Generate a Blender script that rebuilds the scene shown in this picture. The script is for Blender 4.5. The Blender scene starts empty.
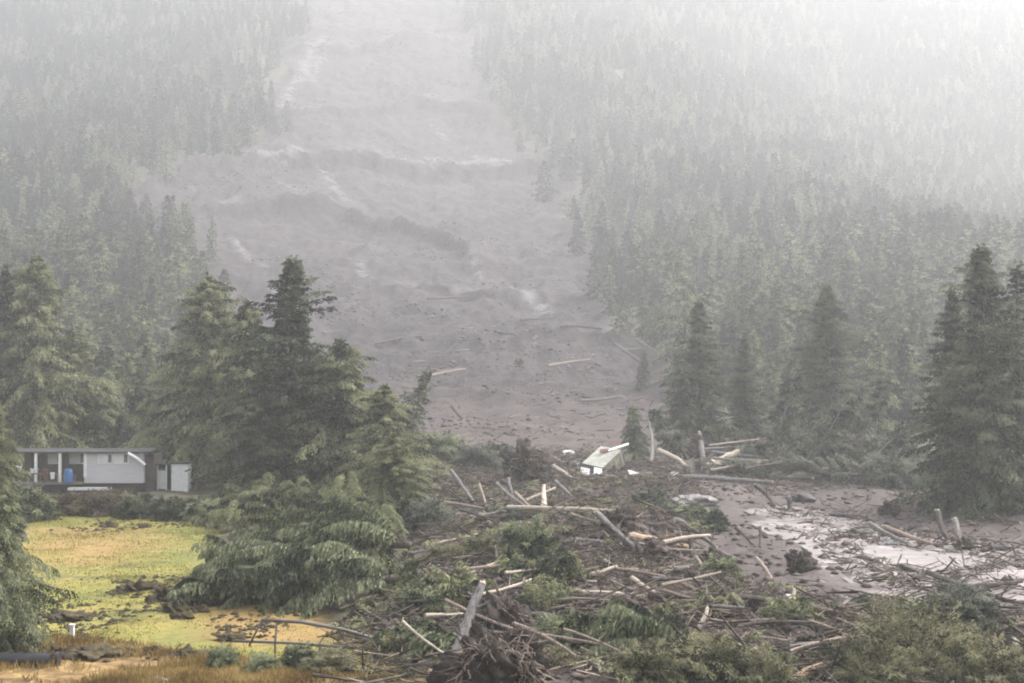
import bpy, math
import numpy as np
from mathutils import Vector, Matrix

# ------------------------------------------------------------------ camera, sky, sun, exposure
SC = bpy.context.scene
COL = SC.collection
F = 1407.0                      # focal length in pixels of the 1024 wide frame
CAMZ = 12.0
PITCH = math.atan(26.5 / F)
cd = bpy.data.cameras.new('camera')
cd.sensor_width = 36.0
cd.lens = 36.0 * F / 1024.0
cd.clip_start = 0.5
cd.clip_end = 6000.0
cam = bpy.data.objects.new('camera', cd)
cam.location = (0, 0, CAMZ)
cam.rotation_euler = (math.pi / 2 + PITCH, 0, 0)
COL.objects.link(cam)
SC.camera = cam

SUN_EL, SUN_AZ = math.radians(52), math.radians(62)     # behind the cloud, ahead and to the right
W = bpy.data.worlds.new('World')
SC.world = W
W.use_nodes = True
nt = W.node_tree
for n in list(nt.nodes):
    nt.nodes.remove(n)
sky = nt.nodes.new('ShaderNodeTexSky')
sky.sky_type = 'NISHITA'
sky.sun_disc = False
sky.sun_elevation = SUN_EL
sky.sun_rotation = SUN_AZ
sky.air_density = 1.0
sky.dust_density = 4.0
hs = nt.nodes.new('ShaderNodeHueSaturation')            # an overcast sky: nearly all the blue is gone
hs.inputs['Saturation'].default_value = 0.34
bg = nt.nodes.new('ShaderNodeBackground')
bg.inputs['Strength'].default_value = 0.15
wo = nt.nodes.new('ShaderNodeOutputWorld')
nt.links.new(sky.outputs[0], hs.inputs['Color'])
nt.links.new(hs.outputs[0], bg.inputs[0])
nt.links.new(bg.outputs[0], wo.inputs[0])

sl = bpy.data.lights.new('sun', 'SUN')
sl.energy = 1.5
sl.angle = math.radians(15)
sl.color = (1.0, 0.97, 0.92)
so = bpy.data.objects.new('sun', sl)
sdir = Vector((math.sin(SUN_AZ) * math.cos(SUN_EL), math.cos(SUN_AZ) * math.cos(SUN_EL), math.sin(SUN_EL)))
so.rotation_euler = sdir.to_track_quat('Z', 'Y').to_euler()
so.location = (0, 0, 300)
COL.objects.link(so)

SC.view_settings.view_transform = 'Standard'
SC.view_settings.look = 'None'
SC.view_settings.gamma = 1.0
SC.view_settings.exposure = 1.64
SC.render.engine = 'CYCLES'
cy = SC.cycles
cy.max_bounces = 6
cy.diffuse_bounces = 1
cy.glossy_bounces = 2
cy.transmission_bounces = 2
cy.volume_bounces = 3
cy.transparent_max_bounces = 8
cy.use_denoising = True
cy.pixel_filter_type = 'BLACKMAN_HARRIS'
cy.filter_width = 2.0
HAZE_DENSITY = 0.00061

# ------------------------------------------------------------------ noise and terrain
def _hash(ix, iy, seed):
    h = (ix.astype(np.int64) * 374761393 + iy.astype(np.int64) * 668265263 + seed * 1442695041) & 0xFFFFFFFF
    h = ((h ^ (h >> 13)) * 1274126177) & 0xFFFFFFFF
    h = (h ^ (h >> 16)) & 0xFFFFFFFF
    return h.astype(np.float64) / 4294967295.0

def vnoise(x, y, seed=0):
    xi, yi = np.floor(x), np.floor(y)
    fx, fy = x - xi, y - yi
    fx = fx * fx * (3 - 2 * fx); fy = fy * fy * (3 - 2 * fy)
    a = _hash(xi, yi, seed); b = _hash(xi + 1, yi, seed)
    c = _hash(xi, yi + 1, seed); d = _hash(xi + 1, yi + 1, seed)
    return (a + (b - a) * fx) * (1 - fy) + (c + (d - c) * fx) * fy

def fbm(x, y, scale, octaves=4, seed=0):
    x = np.asarray(x, float) / scale; y = np.asarray(y, float) / scale
    s = np.zeros(np.broadcast(x, y).shape); amp = 1.0; tot = 0
    for o in range(octaves):
        s = s + amp * (vnoise(x, y, seed + o * 17) * 2 - 1); tot += amp
        x = x * 2.03 + 5.1; y = y * 2.03 + 1.7; amp *= 0.5
    return s / tot

def sst(a, b, x):
    t = np.clip((x - a) / (b - a), 0, 1)
    return t * t * (3 - 2 * t)

_PD = np.array([-80, 4, 12, 24, 40, 150, 200, 260, 320, 400, 500, 600, 700, 800, 900, 1000, 1300, 1800.])
_PZ = np.array([10.2, 10.2, 7.6, 2.5, 0, 0, 2.0, 8.0, 17, 34, 62, 97, 137, 184, 238, 300, 470, 520.])
_TD = np.arange(-80, 1800, 1.0)
_TZ = np.interp(_TD, _PD, _PZ)
_ker = np.hanning(61); _ker /= _ker.sum()
_TZs = np.convolve(np.pad(_TZ, 30, mode='edge'), _ker, 'valid')
_w = sst(45, 110, _TD)
_TZ = _TZ * (1 - _w) + _TZs * _w

def H0(x, d):
    """broad shape of the valley floor and the mountainside"""
    x = np.asarray(x, float); d = np.asarray(d, float)
    hill = sst(180, 420, d)
    de = d + hill * (fbm(x, d, 160, 2, 3) * 34)
    z = np.interp(de, _TD, _TZ)
    xc = np.interp(d, [300, 420, 700, 900], [140, 107, 39, 0])
    z = z - (24 * sst(-20, 150, x - xc) * sst(330, 480, d) + 45 * sst(40, 260, x - xc) * sst(480, 850, d))          # the hollow to the right of the spur
    z = z + 7 * sst(-40, -120, x) * sst(230, 330, d)
    return z

def ray(px, py):
    u, v = (px - 512.0) / F, (341.5 - py) / F
    c, s = math.cos(PITCH), math.sin(PITCH)
    return np.array([u, c - v * s, s + v * c])

_TT = np.geomspace(30, 1500, 2600)
def at(px, py, h=None):
    """ground point that a pixel of the photograph looks at"""
    h = h or H0
    r = ray(px, py)
    if h is not H0:                          # the fine surface: look only near the broad one
        b0 = at(px, py)[1] / r[1]
        TT = np.linspace(b0 * .8, b0 * 1.25, 160)
    else:
        TT = _TT
    P = np.outer(TT, r) + np.array([0, 0, CAMZ])
    g = P[:, 2] - h(P[:, 0], P[:, 1])
    k = np.argmax(g < 0)
    if g[k] >= 0:
        k = len(TT) - 1
    a, b = g[max(k - 1, 0)], g[k]
    f = a / (a - b) if a != b else 0
    t = TT[max(k - 1, 0)] + f * (TT[k] - TT[max(k - 1, 0)])
    return r * t + np.array([0, 0, CAMZ])

def ray_at(px, py, d):
    r = ray(px, py)
    return r * (d / r[1]) + np.array([0, 0, CAMZ])

# edges of the landslide, walked on the ground
def edge(pts):
    w = np.array([at(*p)[:2] for p in pts])
    o = np.argsort(w[:, 1])
    return w[o]
_L = edge([(300, 2), (290, 45), (262, 105), (245, 150), (150, 178), (140, 205), (175, 250), (205, 290), (222, 330), (232, 370), (250, 410)])
_R = edge([(470, 2), (480, 60), (495, 110), (560, 165), (585, 205), (600, 250), (615, 290), (640, 330), (665, 375), (680, 420)])
def XL(d):
    return np.interp(d, np.r_[90, 150, _L[:, 1], 1400], np.r_[-10, -12, _L[:, 0], _L[-1, 0] - 20])
def XR(d):
    return np.interp(d, np.r_[50, 130, 150, 175, _R[:, 1], 1400], np.r_[90, 90, 70, 28, _R[:, 0], _R[-1, 0] - 20])

def slide_mask(x, d):
    j = (fbm(x, d, 34, 4, 8) * np.clip(d * 0.05, 1, 26))
    return sst(-4, 4, x + j - XL(d)) * sst(-4, 4, XR(d) - x - j)

SCARPS = []
for pts, A, w, tail in [
    ([(140, 190), (200, 172), (250, 164), (300, 162), (370, 167), (430, 175), (500, 170), (560, 166)], 6.5, 7, 30),
    ([(150, 228), (200, 213), (250, 205), (330, 212), (400, 228), (450, 243), (490, 262)], 4.5, 7, 26),
    ([(258, 124), (300, 119), (350, 114), (420, 107), (490, 110)], 3.5, 6, 25),
    ([(290, 52), (340, 47), (380, 44), (470, 38)], 4.0, 6, 25),
    ([(360, 292), (430, 285), (520, 296), (600, 300)], 1.6, 5, 15),
    ([(480, 345), (540, 330), (600, 335), (660, 350)], 2.0, 6, 14)]:
    e = np.array([at(*p)[:2] for p in pts])
    SCARPS.append((e, A, w, tail))

def scarp(x, d):
    z = 0; face = 0; rim = 0
    for e, A, w, tail in SCARPS:
        dc = np.interp(x, e[:, 0], e[:, 1]) + fbm(x, d * .3, 16, 5, 51) * 13
        fade = sst(e[0, 0] - 8, e[0, 0] + 12, x) * sst(e[-1, 0] + 8, e[-1, 0] - 12, x)
        u = d - dc
        f = np.where(u < 0, sst(-w, 0, u), np.exp(-np.maximum(u, 0) / tail))
        z = z + A * f * fade
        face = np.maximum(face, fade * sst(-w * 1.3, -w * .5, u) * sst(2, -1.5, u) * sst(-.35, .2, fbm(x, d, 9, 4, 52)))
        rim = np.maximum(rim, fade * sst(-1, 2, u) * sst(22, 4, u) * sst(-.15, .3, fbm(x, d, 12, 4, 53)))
    return z, face, rim

_PC = {}
def poly_mask(pts, x, d, soft, world=False):
    """soft inside test of a polygon on the ground, its corners given as pixels"""
    key = id(pts)
    if key not in _PC:
        _PC[key] = (np.array([at(*p)[:2] for p in pts]), pts)
    w = _PC[key][0]
    x = np.asarray(x, float); d = np.asarray(d, float)
    inside = np.zeros(x.shape, bool)
    dist = np.full(x.shape, 1e9)
    n = len(w)
    for i in range(n):
        x1, y1 = w[i]; x2, y2 = w[(i + 1) % n]
        c = ((y1 > d) != (y2 > d)) & (x < (x2 - x1) * (d - y1) / ((y2 - y1) or 1e-9) + x1)
        inside ^= c
        ex, ey = x2 - x1, y2 - y1
        t = np.clip(((x - x1) * ex + (d - y1) * ey) / (ex * ex + ey * ey + 1e-9), 0, 1)
        dist = np.minimum(dist, np.hypot(x - x1 - t * ex, d - y1 - t * ey))
    sd = np.where(inside, dist, -dist)
    return sst(-soft, soft, sd)

LAWN = [(-400, 500), (60, 500), (215, 508), (222, 545), (200, 580), (255, 612), (320, 612), (385, 640), (440, 700), (-400, 700)]
DRY = [(-400, 638), (90, 640), (180, 650), (270, 668), (460, 700), (-400, 700)]
WATER = [(752, 514), (790, 508), (850, 520), (900, 536), (985, 545), (1100, 556), (1100, 606), (1000, 600), (930, 598), (862, 590), (846, 574), (828, 550), (778, 530)]
DEBRIS = [(410, 470), (560, 452), (670, 468), (705, 500), (690, 560), (760, 598), (850, 618), (900, 622), (1100, 640), (1100, 720), (380, 720), (330, 655), (390, 600), (420, 540)]
MUD2 = [(400, 452), (1100, 480), (1100, 640), (860, 640), (400, 560)]
_lawn = lambda x, d: poly_mask(LAWN, x + fbm(x, d, 5, 3, 71) * 2.2, d + fbm(x, d, 6, 3, 72) * 2.5, 0.7)
_water = lambda x, d: poly_mask(WATER, x + fbm(x, d, 7, 3, 73) * 2, d + fbm(x, d, 7, 3, 74) * 3, 3.0)
_debris = lambda x, d: poly_mask(DEBRIS, x, d, 3.0)

def HF(x, d, parts=False):
    x = np.asarray(x, float); d = np.asarray(d, float)
    z = H0(x, d)
    sm = slide_mask(x, d) * sst(140, 200, d)
    sc, face, rim = scarp(x, d)
    z = z + sc * sm
    far = sst(150, 330, d)
    z = z + sm * far * (fbm(x, d, 30, 5, 21) * 3.6 + fbm(x, d, 7, 4, 22) * 2.0 + np.abs(fbm(x, d * .18, 6, 3, 24)) * -2.2 - np.abs(fbm(x * .8, d, 13, 4, 27)) * 3.2)
    z = z + (1 - sm) * far * fbm(x, d, 30, 4, 23) * 3.0
    near = sst(330, 160, d) * sst(30, 45, d)
    lawn = _lawn(x, d)
    deb = _debris(x, d)
    wat = _water(x, d)
    z = z + near * (1 - lawn) * (fbm(x, d, 7, 5, 31) * 0.55 + fbm(x, d, 1.8, 3, 32) * 0.34) * (1 - 0.55 * wat)
    z = z + near * deb * (1 - wat) * (0.35 + np.maximum(fbm(x, d, 9, 4, 33), -.2) * 1.7 + 1.1 * np.exp(-((x - 5) / 9) ** 2 - ((d - 92) / 16) ** 2))
    z = z + near * lawn * (fbm(x, d, 9, 3, 34) * 0.16 + fbm(x, d, 0.8, 2, 35) * 0.05)
    z = z - near * wat * (0.10 + .75 * fbm(x, d * .8, 6.5, 4, 36))
    if parts:
        return z, sm, face, lawn, deb, wat, rim
    return z

def ground(x, d):
    return float(HF(np.array([x]), np.array([d]))[0])

# ------------------------------------------------------------------ materials
def new_mat(name):
    m = bpy.data.materials.new(name)
    m.use_nodes = True
    t = m.node_tree
    for n in list(t.nodes):
        t.nodes.remove(n)
    o = t.nodes.new('ShaderNodeOutputMaterial')
    return m, t, o

def N(t, kind, **kw):
    n = t.nodes.new(kind)
    for k, v in kw.items():
        if k in n.inputs:
            n.inputs[k].default_value = v
        else:
            setattr(n, k, v)
    return n

def ramp(t, fac, stops):
    r = t.nodes.new('ShaderNodeValToRGB')
    el = r.color_ramp.elements
    while len(el) < len(stops):
        el.new(0.5)
    for e, (p, c) in zip(el, stops):
        e.position = p; e.color = (*c, 1)
    t.links.new(fac, r.inputs[0])
    return r.outputs[0]

def mix(t, fac, a, b, mode='MIX'):
    m = t.nodes.new('ShaderNodeMix'); m.data_type = 'RGBA'; m.blend_type = mode
    for s, v in ((m.inputs[0], fac), (m.inputs[6], a), (m.inputs[7], b)):
        if isinstance(v, (int, float)):
            s.default_value = v
        elif isinstance(v, tuple):
            s.default_value = (*v, 1)
        else:
            t.links.new(v, s)
    return m.outputs[2]

def noise(t, scale, detail=4, rough=0.55, vec=None, stretch=None):
    n = N(t, 'ShaderNodeTexNoise', Scale=scale, Detail=detail, Roughness=rough)
    if vec is None:
        vec = t.nodes.new('ShaderNodeTexCoord').outputs['Object']
    if stretch:
        mp = t.nodes.new('ShaderNodeMapping'); mp.inputs['Scale'].default_value = stretch
        t.links.new(vec, mp.inputs[0]); vec = mp.outputs[0]
    t.links.new(vec, n.inputs['Vector'])
    return n.outputs[0]

def simple(name, c1, c2, scale=3, rough=0.8, bump=0.3, stretch=None, spec=0.3, metal=0.0, island=0.0, bdist=0.05, lo=.35, hi=.68):
    m, t, o = new_mat(name)
    f = noise(t, scale, 5, 0.6, stretch=stretch)
    col = ramp(t, f, [(lo, c1), (hi, c2)])
    if island:
        g = t.nodes.new('ShaderNodeNewGeometry')
        v = N(t, 'ShaderNodeMapRange'); v.inputs[3].default_value = 1 - island; v.inputs[4].default_value = 1 + island
        t.links.new(g.outputs['Random Per Island'], v.inputs[0])
        hsv = t.nodes.new('ShaderNodeHueSaturation'); t.links.new(v.outputs[0], hsv.inputs['Value'])
        t.links.new(col, hsv.inputs['Color']); col = hsv.outputs[0]
    p = N(t, 'ShaderNodeBsdfPrincipled', Roughness=rough, Metallic=metal)
    p.inputs['Specular IOR Level'].default_value = spec
    t.links.new(col, p.inputs['Base Color'])
    if bump:
        b = N(t, 'ShaderNodeBump', Strength=bump, Distance=bdist)
        t.links.new(noise(t, scale * 3, 4, 0.6, stretch=stretch), b.inputs['Height'])
        t.links.new(b.outputs[0], p.inputs['Normal'])
    t.links.new(p.outputs[0], o.inputs[0])
    return m

def foliage(name, dark, mid, light, rnd=0.25, nscale=0.35, trans=0.25, isl=.35):
    """needles: three tones in clumps, each spray a little different, each tree a little different"""
    m, t, o = new_mat(name)
    g = t.nodes.new('ShaderNodeNewGeometry')
    oi = t.nodes.new('ShaderNodeObjectInfo')
    f = noise(t, nscale, 3, 0.6, vec=g.outputs['Position'])
    a = N(t, 'ShaderNodeMath', operation='MULTIPLY_ADD'); t.links.new(g.outputs['Random Per Island'], a.inputs[0])
    a.inputs[1].default_value = isl
    f2 = N(t, 'ShaderNodeMath', operation='MULTIPLY_ADD'); t.links.new(f, f2.inputs[0]); f2.inputs[1].default_value = 1.7; f2.inputs[2].default_value = -.35
    ta = N(t, 'ShaderNodeAttribute'); ta.attribute_name = 'tone'
    f3 = N(t, 'ShaderNodeMath', operation='MULTIPLY_ADD'); t.links.new(ta.outputs['Fac'], f3.inputs[0]); f3.inputs[1].default_value = .7
    t.links.new(f2.outputs[0], f3.inputs[2])
    f4 = N(t, 'ShaderNodeMath', operation='SUBTRACT'); t.links.new(f3.outputs[0], f4.inputs[0]); f4.inputs[1].default_value = .35
    t.links.new(f4.outputs[0], a.inputs[2])
    b = N(t, 'ShaderNodeMath', operation='MULTIPLY_ADD'); t.links.new(oi.outputs['Random'], b.inputs[0])
    b.inputs[1].default_value = rnd; t.links.new(a.outputs[0], b.inputs[2])
    col = ramp(t, b.outputs[0], [(0.45, dark), (0.72, mid), (1.0, light)])
    p = N(t, 'ShaderNodeBsdfPrincipled', Roughness=0.65)
    p.inputs['Specular IOR Level'].default_value = 0.25
    tr = t.nodes.new('ShaderNodeBsdfTranslucent')
    t.links.new(col, p.inputs['Base Color']); t.links.new(col, tr.inputs[0])
    ms = t.nodes.new('ShaderNodeMixShader'); ms.inputs[0].default_value = trans + .08
    t.links.new(p.outputs[0], ms.inputs[1]); t.links.new(tr.outputs[0], ms.inputs[2])
    t.links.new(ms.outputs[0], o.inputs[0])
    return m

M = {}
M['spruce'] = foliage('spruce_needles', (0.009, 0.015, 0.009), (0.042, 0.058, 0.032), (0.151, 0.171, 0.096))
M['hemlock'] = foliage('hemlock_needles', (0.014, 0.020, 0.011), (0.082, 0.097, 0.045), (0.296, 0.301, 0.158))
M['cedar'] = foliage('cedar_sprays', (0.013, 0.021, 0.013), (0.092, 0.113, 0.059), (0.290, 0.309, 0.179))
M['far'] = foliage('distant_needles', (.013, .023, .015), (.042, .060, .033), (.22, .24, .14), rnd=0.6, nscale=0.025)
M['olive'] = foliage('olive_leaves', (0.029, 0.031, 0.017), (0.132, 0.132, 0.071), (0.313, 0.296, 0.174))
M['brownbrush'] = foliage('brown_brush', (.040, .030, .022), (.085, .065, .045), (.14, .115, .07))
M['greybrush'] = foliage('grey_green_brush', (.040, .048, .038), (.11, .118, .09), (.23, .235, .18))
M['bark'] = simple('bark', (.045, .036, .030), (.12, .10, .085), 4, .9, .6, (1, 1, .25))
M['greybark'] = simple('weathered_bark', (.10, .09, .085), (.26, .24, .22), 3, .85, .5, (3, 3, .4))
M['palewood'] = simple('stripped_wood', (.30, .245, .185), (.56, .48, .385), 3, .7, .4, (4, 4, .5))
M['brownwood'] = simple('wet_brown_wood', (.14, .10, .078), (.34, .265, .205), 3, .65, .4, (4, 4, .5), spec=.4)
M['brokenwood'] = simple('fresh_broken_wood', (.30, .195, .12), (.52, .385, .26), 5, .7, .4)
M['root'] = simple('muddy_roots', (.022, .017, .014), (.075, .058, .048), 2.5, .85, .8, bdist=.1)
M['clod'] = simple('turf_clod', (.020, .014, .009), (.10, .078, .036), 3, .9, .8, bdist=.08)
M['stone'] = simple('pale_stone', (.14, .13, .125), (.32, .305, .29), 2.5, .8, .5)
M['darkstone'] = simple('grey_stone', (.05, .045, .042), (.15, .14, .13), 2.5, .8, .5)
M['sticks'] = simple('broken_sticks', (.030, .022, .018), (.19, .15, .115), .8, .8, 0, island=.75, lo=.40, hi=.68)
M['grass'] = foliage('lawn_grass', (.15, .155, .032), (.26, .235, .05), (.39, .29, .08), rnd=0, nscale=.10, trans=.5, isl=.16)
M['tuft'] = foliage('brown_tufts', (.07, .075, .02), (.15, .14, .035), (.26, .19, .06), rnd=0, nscale=.3, trans=.4, isl=.2)
M['drygrass'] = foliage('dry_grass', (.11, .068, .024), (.27, .18, .055), (.42, .31, .13), rnd=0, nscale=.35, trans=.3)

def ground_mat():
    m, t, o = new_mat('valley_ground')
    gp = t.nodes.new('ShaderNodeNewGeometry').outputs['Position']
    def attr(n):
        a = N(t, 'ShaderNodeAttribute'); a.attribute_name = n
        return a.outputs['Fac']
    mud = ramp(t, noise(t, .11, 8, .66, vec=gp), [(.34, (.028, .018, .0155)), (.50, (.052, .036, .032)), (.66, (.098, .074, .067))])
    mud2 = ramp(t, noise(t, 1.1, 6, .7, vec=gp), [(.30, (.022, .015, .012)), (.52, (.066, .048, .042)), (.72, (.15, .118, .104))])
    mud = mix(t, .45, mud, mud2)
    fan = ramp(t, noise(t, .035, 9, .7, vec=gp, stretch=(1, .45, 1)), [(.36, (.011, .0068, .0076)), (.50, (.027, .0185, .0198)), (.64, (.064, .052, .052))])
    fan = mix(t, .5, fan, ramp(t, noise(t, .35, 6, .75, vec=gp, stretch=(1, .5, .5)), [(.40, (.007, .0043, .005)), (.60, (.082, .066, .065))]))
    col = mix(t, attr('scar'), mud, fan)
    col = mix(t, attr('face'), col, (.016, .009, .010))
    rk = N(t, 'ShaderNodeMath', operation='MULTIPLY'); t.links.new(attr('rock'), rk.inputs[0])
    t.links.new(ramp(t, noise(t, .22, 6, .7, vec=gp), [(.42, (0, 0, 0)), (.56, (1, 1, 1))]), rk.inputs[1])
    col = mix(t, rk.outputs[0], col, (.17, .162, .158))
    si = N(t, 'ShaderNodeMath', operation='MULTIPLY'); t.links.new(attr('silt'), si.inputs[0])
    t.links.new(ramp(t, noise(t, .45, 6, .7, vec=gp), [(.38, (.15, .15, .15)), (.60, (1, 1, 1))]), si.inputs[1])
    col = mix(t, si.outputs[0], col, (.34, .29, .275))
    duff = ramp(t, noise(t, .4, 6, .65, vec=gp), [(.35, (.028, .026, .016)), (.65, (.085, .078, .042))])
    col = mix(t, attr('duff'), col, duff)
    lawn = ramp(t, noise(t, .13, 6, .68, vec=gp, stretch=(1, .7, 1)), [(.34, (.105, .125, .028)), (.46, (.165, .172, .034)), (.56, (.25, .21, .045)), (.68, (.30, .22, .06))])
    lawn = mix(t, .35, lawn, ramp(t, noise(t, 1.6, 5, .7, vec=gp), [(.36, (.07, .06, .02)), (.62, (.32, .28, .065))]))
    lawn = mix(t, ramp(t, noise(t, .28, 6, .7, vec=gp, stretch=(.7, 1, 1)), [(.52, (0, 0, 0)), (.66, (1, 1, 1))]), lawn, (.075, .085, .022))
    lawn = mix(t, attr('tan'), lawn, ramp(t, noise(t, .9, 5, .7, vec=gp), [(.3, (.19, .10, .035)), (.65, (.34, .22, .075))]))
    col = mix(t, attr('lawn'), col, lawn)
    dry = ramp(t, noise(t, 1.0, 6, .7, vec=gp), [(.32, (.05, .032, .016)), (.48, (.19, .115, .042)), (.66, (.38, .26, .10))])
    col = mix(t, attr('dry'), col, dry)
    p = N(t, 'ShaderNodeBsdfPrincipled')
    p.inputs['Specular IOR Level'].default_value = .35
    rr = N(t, 'ShaderNodeMapRange'); rr.inputs[3].default_value = .85; rr.inputs[4].default_value = .42
    t.links.new(attr('wet'), rr.inputs[0]); t.links.new(rr.outputs[0], p.inputs['Roughness'])
    t.links.new(col, p.inputs['Base Color'])
    b = N(t, 'ShaderNodeBump', Strength=.7, Distance=.25)
    t.links.new(noise(t, 1.3, 8, .68, vec=gp), b.inputs['Height'])
    b2 = N(t, 'ShaderNodeBump', Distance=2.6)
    t.links.new(attr('scar'), b2.inputs['Strength'])
    t.links.new(noise(t, .16, 9, .72, vec=gp, stretch=(1, .55, 1)), b2.inputs['Height'])
    t.links.new(b.outputs[0], b2.inputs['Normal'])
    t.links.new(b2.outputs[0], p.inputs['Normal'])
    t.links.new(p.outputs[0], o.inputs[0])
    return m
M['ground'] = ground_mat()

def water_mat():
    m, t, o = new_mat('silty_water')
    gp = t.nodes.new('ShaderNodeNewGeometry').outputs['Position']
    p = N(t, 'ShaderNodeBsdfPrincipled', Roughness=.12)
    p.inputs['Specular IOR Level'].default_value = .5
    t.links.new(ramp(t, noise(t, .5, 5, .6, vec=gp), [(.35, (.36, .32, .305)), (.65, (.52, .48, .465))]), p.inputs['Base Color'])
    b = N(t, 'ShaderNodeBump', Strength=.35, Distance=.06)
    t.links.new(noise(t, 2.4, 6, .65, vec=gp, stretch=(1, .5, 1)), b.inputs['Height'])
    t.links.new(b.outputs[0], p.inputs['Normal'])
    t.links.new(p.outputs[0], o.inputs[0])
    return m
M['water'] = water_mat()

def plain(name, c, rough=.6, spec=.4, var=.12, scale=4, stretch=None, bump=0.1):
    c1 = tuple(v * (1 - var) for v in c); c2 = tuple(min(1, v * (1 + var)) for v in c)
    return simple(name, c1, c2, scale, rough, bump, stretch, spec, bdist=.02)

# ------------------------------------------------------------------ mesh helpers
def mesh_np(name, V, Fq, mat, smooth=False):
    V = np.asarray(V, np.float32); Fq = np.asarray(Fq, np.int32)
    me = bpy.data.meshes.new(name)
    k = Fq.shape[1]
    me.vertices.add(len(V)); me.vertices.foreach_set('co', V.ravel())
    me.loops.add(Fq.size); me.loops.foreach_set('vertex_index', Fq.ravel())
    me.polygons.add(len(Fq)); me.polygons.foreach_set('loop_start', np.arange(0, Fq.size, k, dtype=np.int32))
    me.polygons.foreach_set('loop_total', np.full(len(Fq), k, np.int32))
    me.update(calc_edges=True)
    if smooth:
        me.polygons.foreach_set('use_smooth', np.ones(len(Fq), bool))
    if mat is not None:
        me.materials.append(mat)
    return me

def mesh_py(name, V, Fs, mat, smooth=False):
    me = bpy.data.meshes.new(name)
    me.from_pydata([tuple(map(float, v)) for v in V], [], [tuple(f) for f in Fs])
    me.update()
    if smooth:
        me.polygons.foreach_set('use_smooth', np.ones(len(me.polygons), bool))
    me.materials.append(mat)
    return me

def link(name, me, parent=None, loc=None):
    o = bpy.data.objects.new(name, me)
    COL.objects.link(o)
    if parent is not None:
        o.parent = parent
    if loc is not None:
        o.location = tuple(map(float, loc))
    return o

def tag(o, label=None, cat=None, group=None, kind=None):
    if label: o['label'] = label
    if cat: o['category'] = cat
    if group: o['group'] = group
    if kind: o['kind'] = kind
    return o

def nrm(v):
    v = np.asarray(v, float)
    return v / (np.linalg.norm(v, axis=-1, keepdims=True) + 1e-9)

class Geo:
    """boxes and tubes collected into one mesh"""
    def __init__(s):
        s.V = []; s.F = []
    def box(s, x0, x1, y0, y1, z0, z1):
        b = len(s.V)
        s.V += [(x0, y0, z0), (x1, y0, z0), (x1, y1, z0), (x0, y1, z0), (x0, y0, z1), (x1, y0, z1), (x1, y1, z1), (x0, y1, z1)]
        s.F += [tuple(b + i for i in f) for f in ((0, 3, 2, 1), (4, 5, 6, 7), (0, 1, 5, 4), (1, 2, 6, 5), (2, 3, 7, 6), (3, 0, 4, 7))]
        return s
    def tube(s, P, R, sides=7, cap=True, rng=None, rough=0.0):
        P = np.asarray(P, float); R = np.broadcast_to(np.asarray(R, float), (len(P),))
        T = nrm(np.gradient(P, axis=0))
        ref = np.array([0, 0, 1.]) if abs(T[0][2]) < .8 else np.array([1., 0, 0])
        b = len(s.V)
        for i in range(len(P)):
            u = nrm(np.cross(T[i], ref)); w = np.cross(u, T[i])
            for k in range(sides):
                a = 2 * math.pi * k / sides
                r = R[i] * (1 + (rng.uniform(-rough, rough) if rng is not None else 0))
                s.V.append(tuple(P[i] + r * (math.cos(a) * u + math.sin(a) * w)))
        for i in range(len(P) - 1):
            for k in range(sides):
                k2 = (k + 1) % sides
                s.F.append((b + i * sides + k, b + i * sides + k2, b + (i + 1) * sides + k2, b + (i + 1) * sides + k))
        if cap:
            s.F.append(tuple(b + k for k in range(sides))[::-1])
            e = b + (len(P) - 1) * sides
            s.F.append(tuple(e + k for k in range(sides)))
        return s
    def mesh(s, name, mat, smooth=False):
        return mesh_py(name, s.V, s.F, mat, smooth)

def leaves_mesh(name, B, D, Wv, mat, tone=None):
    """every leaf or needle spray is one small diamond: base, two shoulders, tip"""
    n = len(B)
    V = np.empty((n, 4, 3), np.float32)
    V[:, 0] = B; V[:, 1] = B + .42 * D + Wv; V[:, 2] = B + D; V[:, 3] = B + .42 * D - Wv
    me = mesh_np(name, V.reshape(-1, 3), np.arange(n * 4, dtype=np.int32).reshape(n, 4), mat)
    a = me.attributes.new('tone', 'FLOAT', 'POINT')
    a.data.foreach_set('value', np.repeat(np.full(n, .5) if tone is None else tone, 4).astype(np.float32))
    return me

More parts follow.
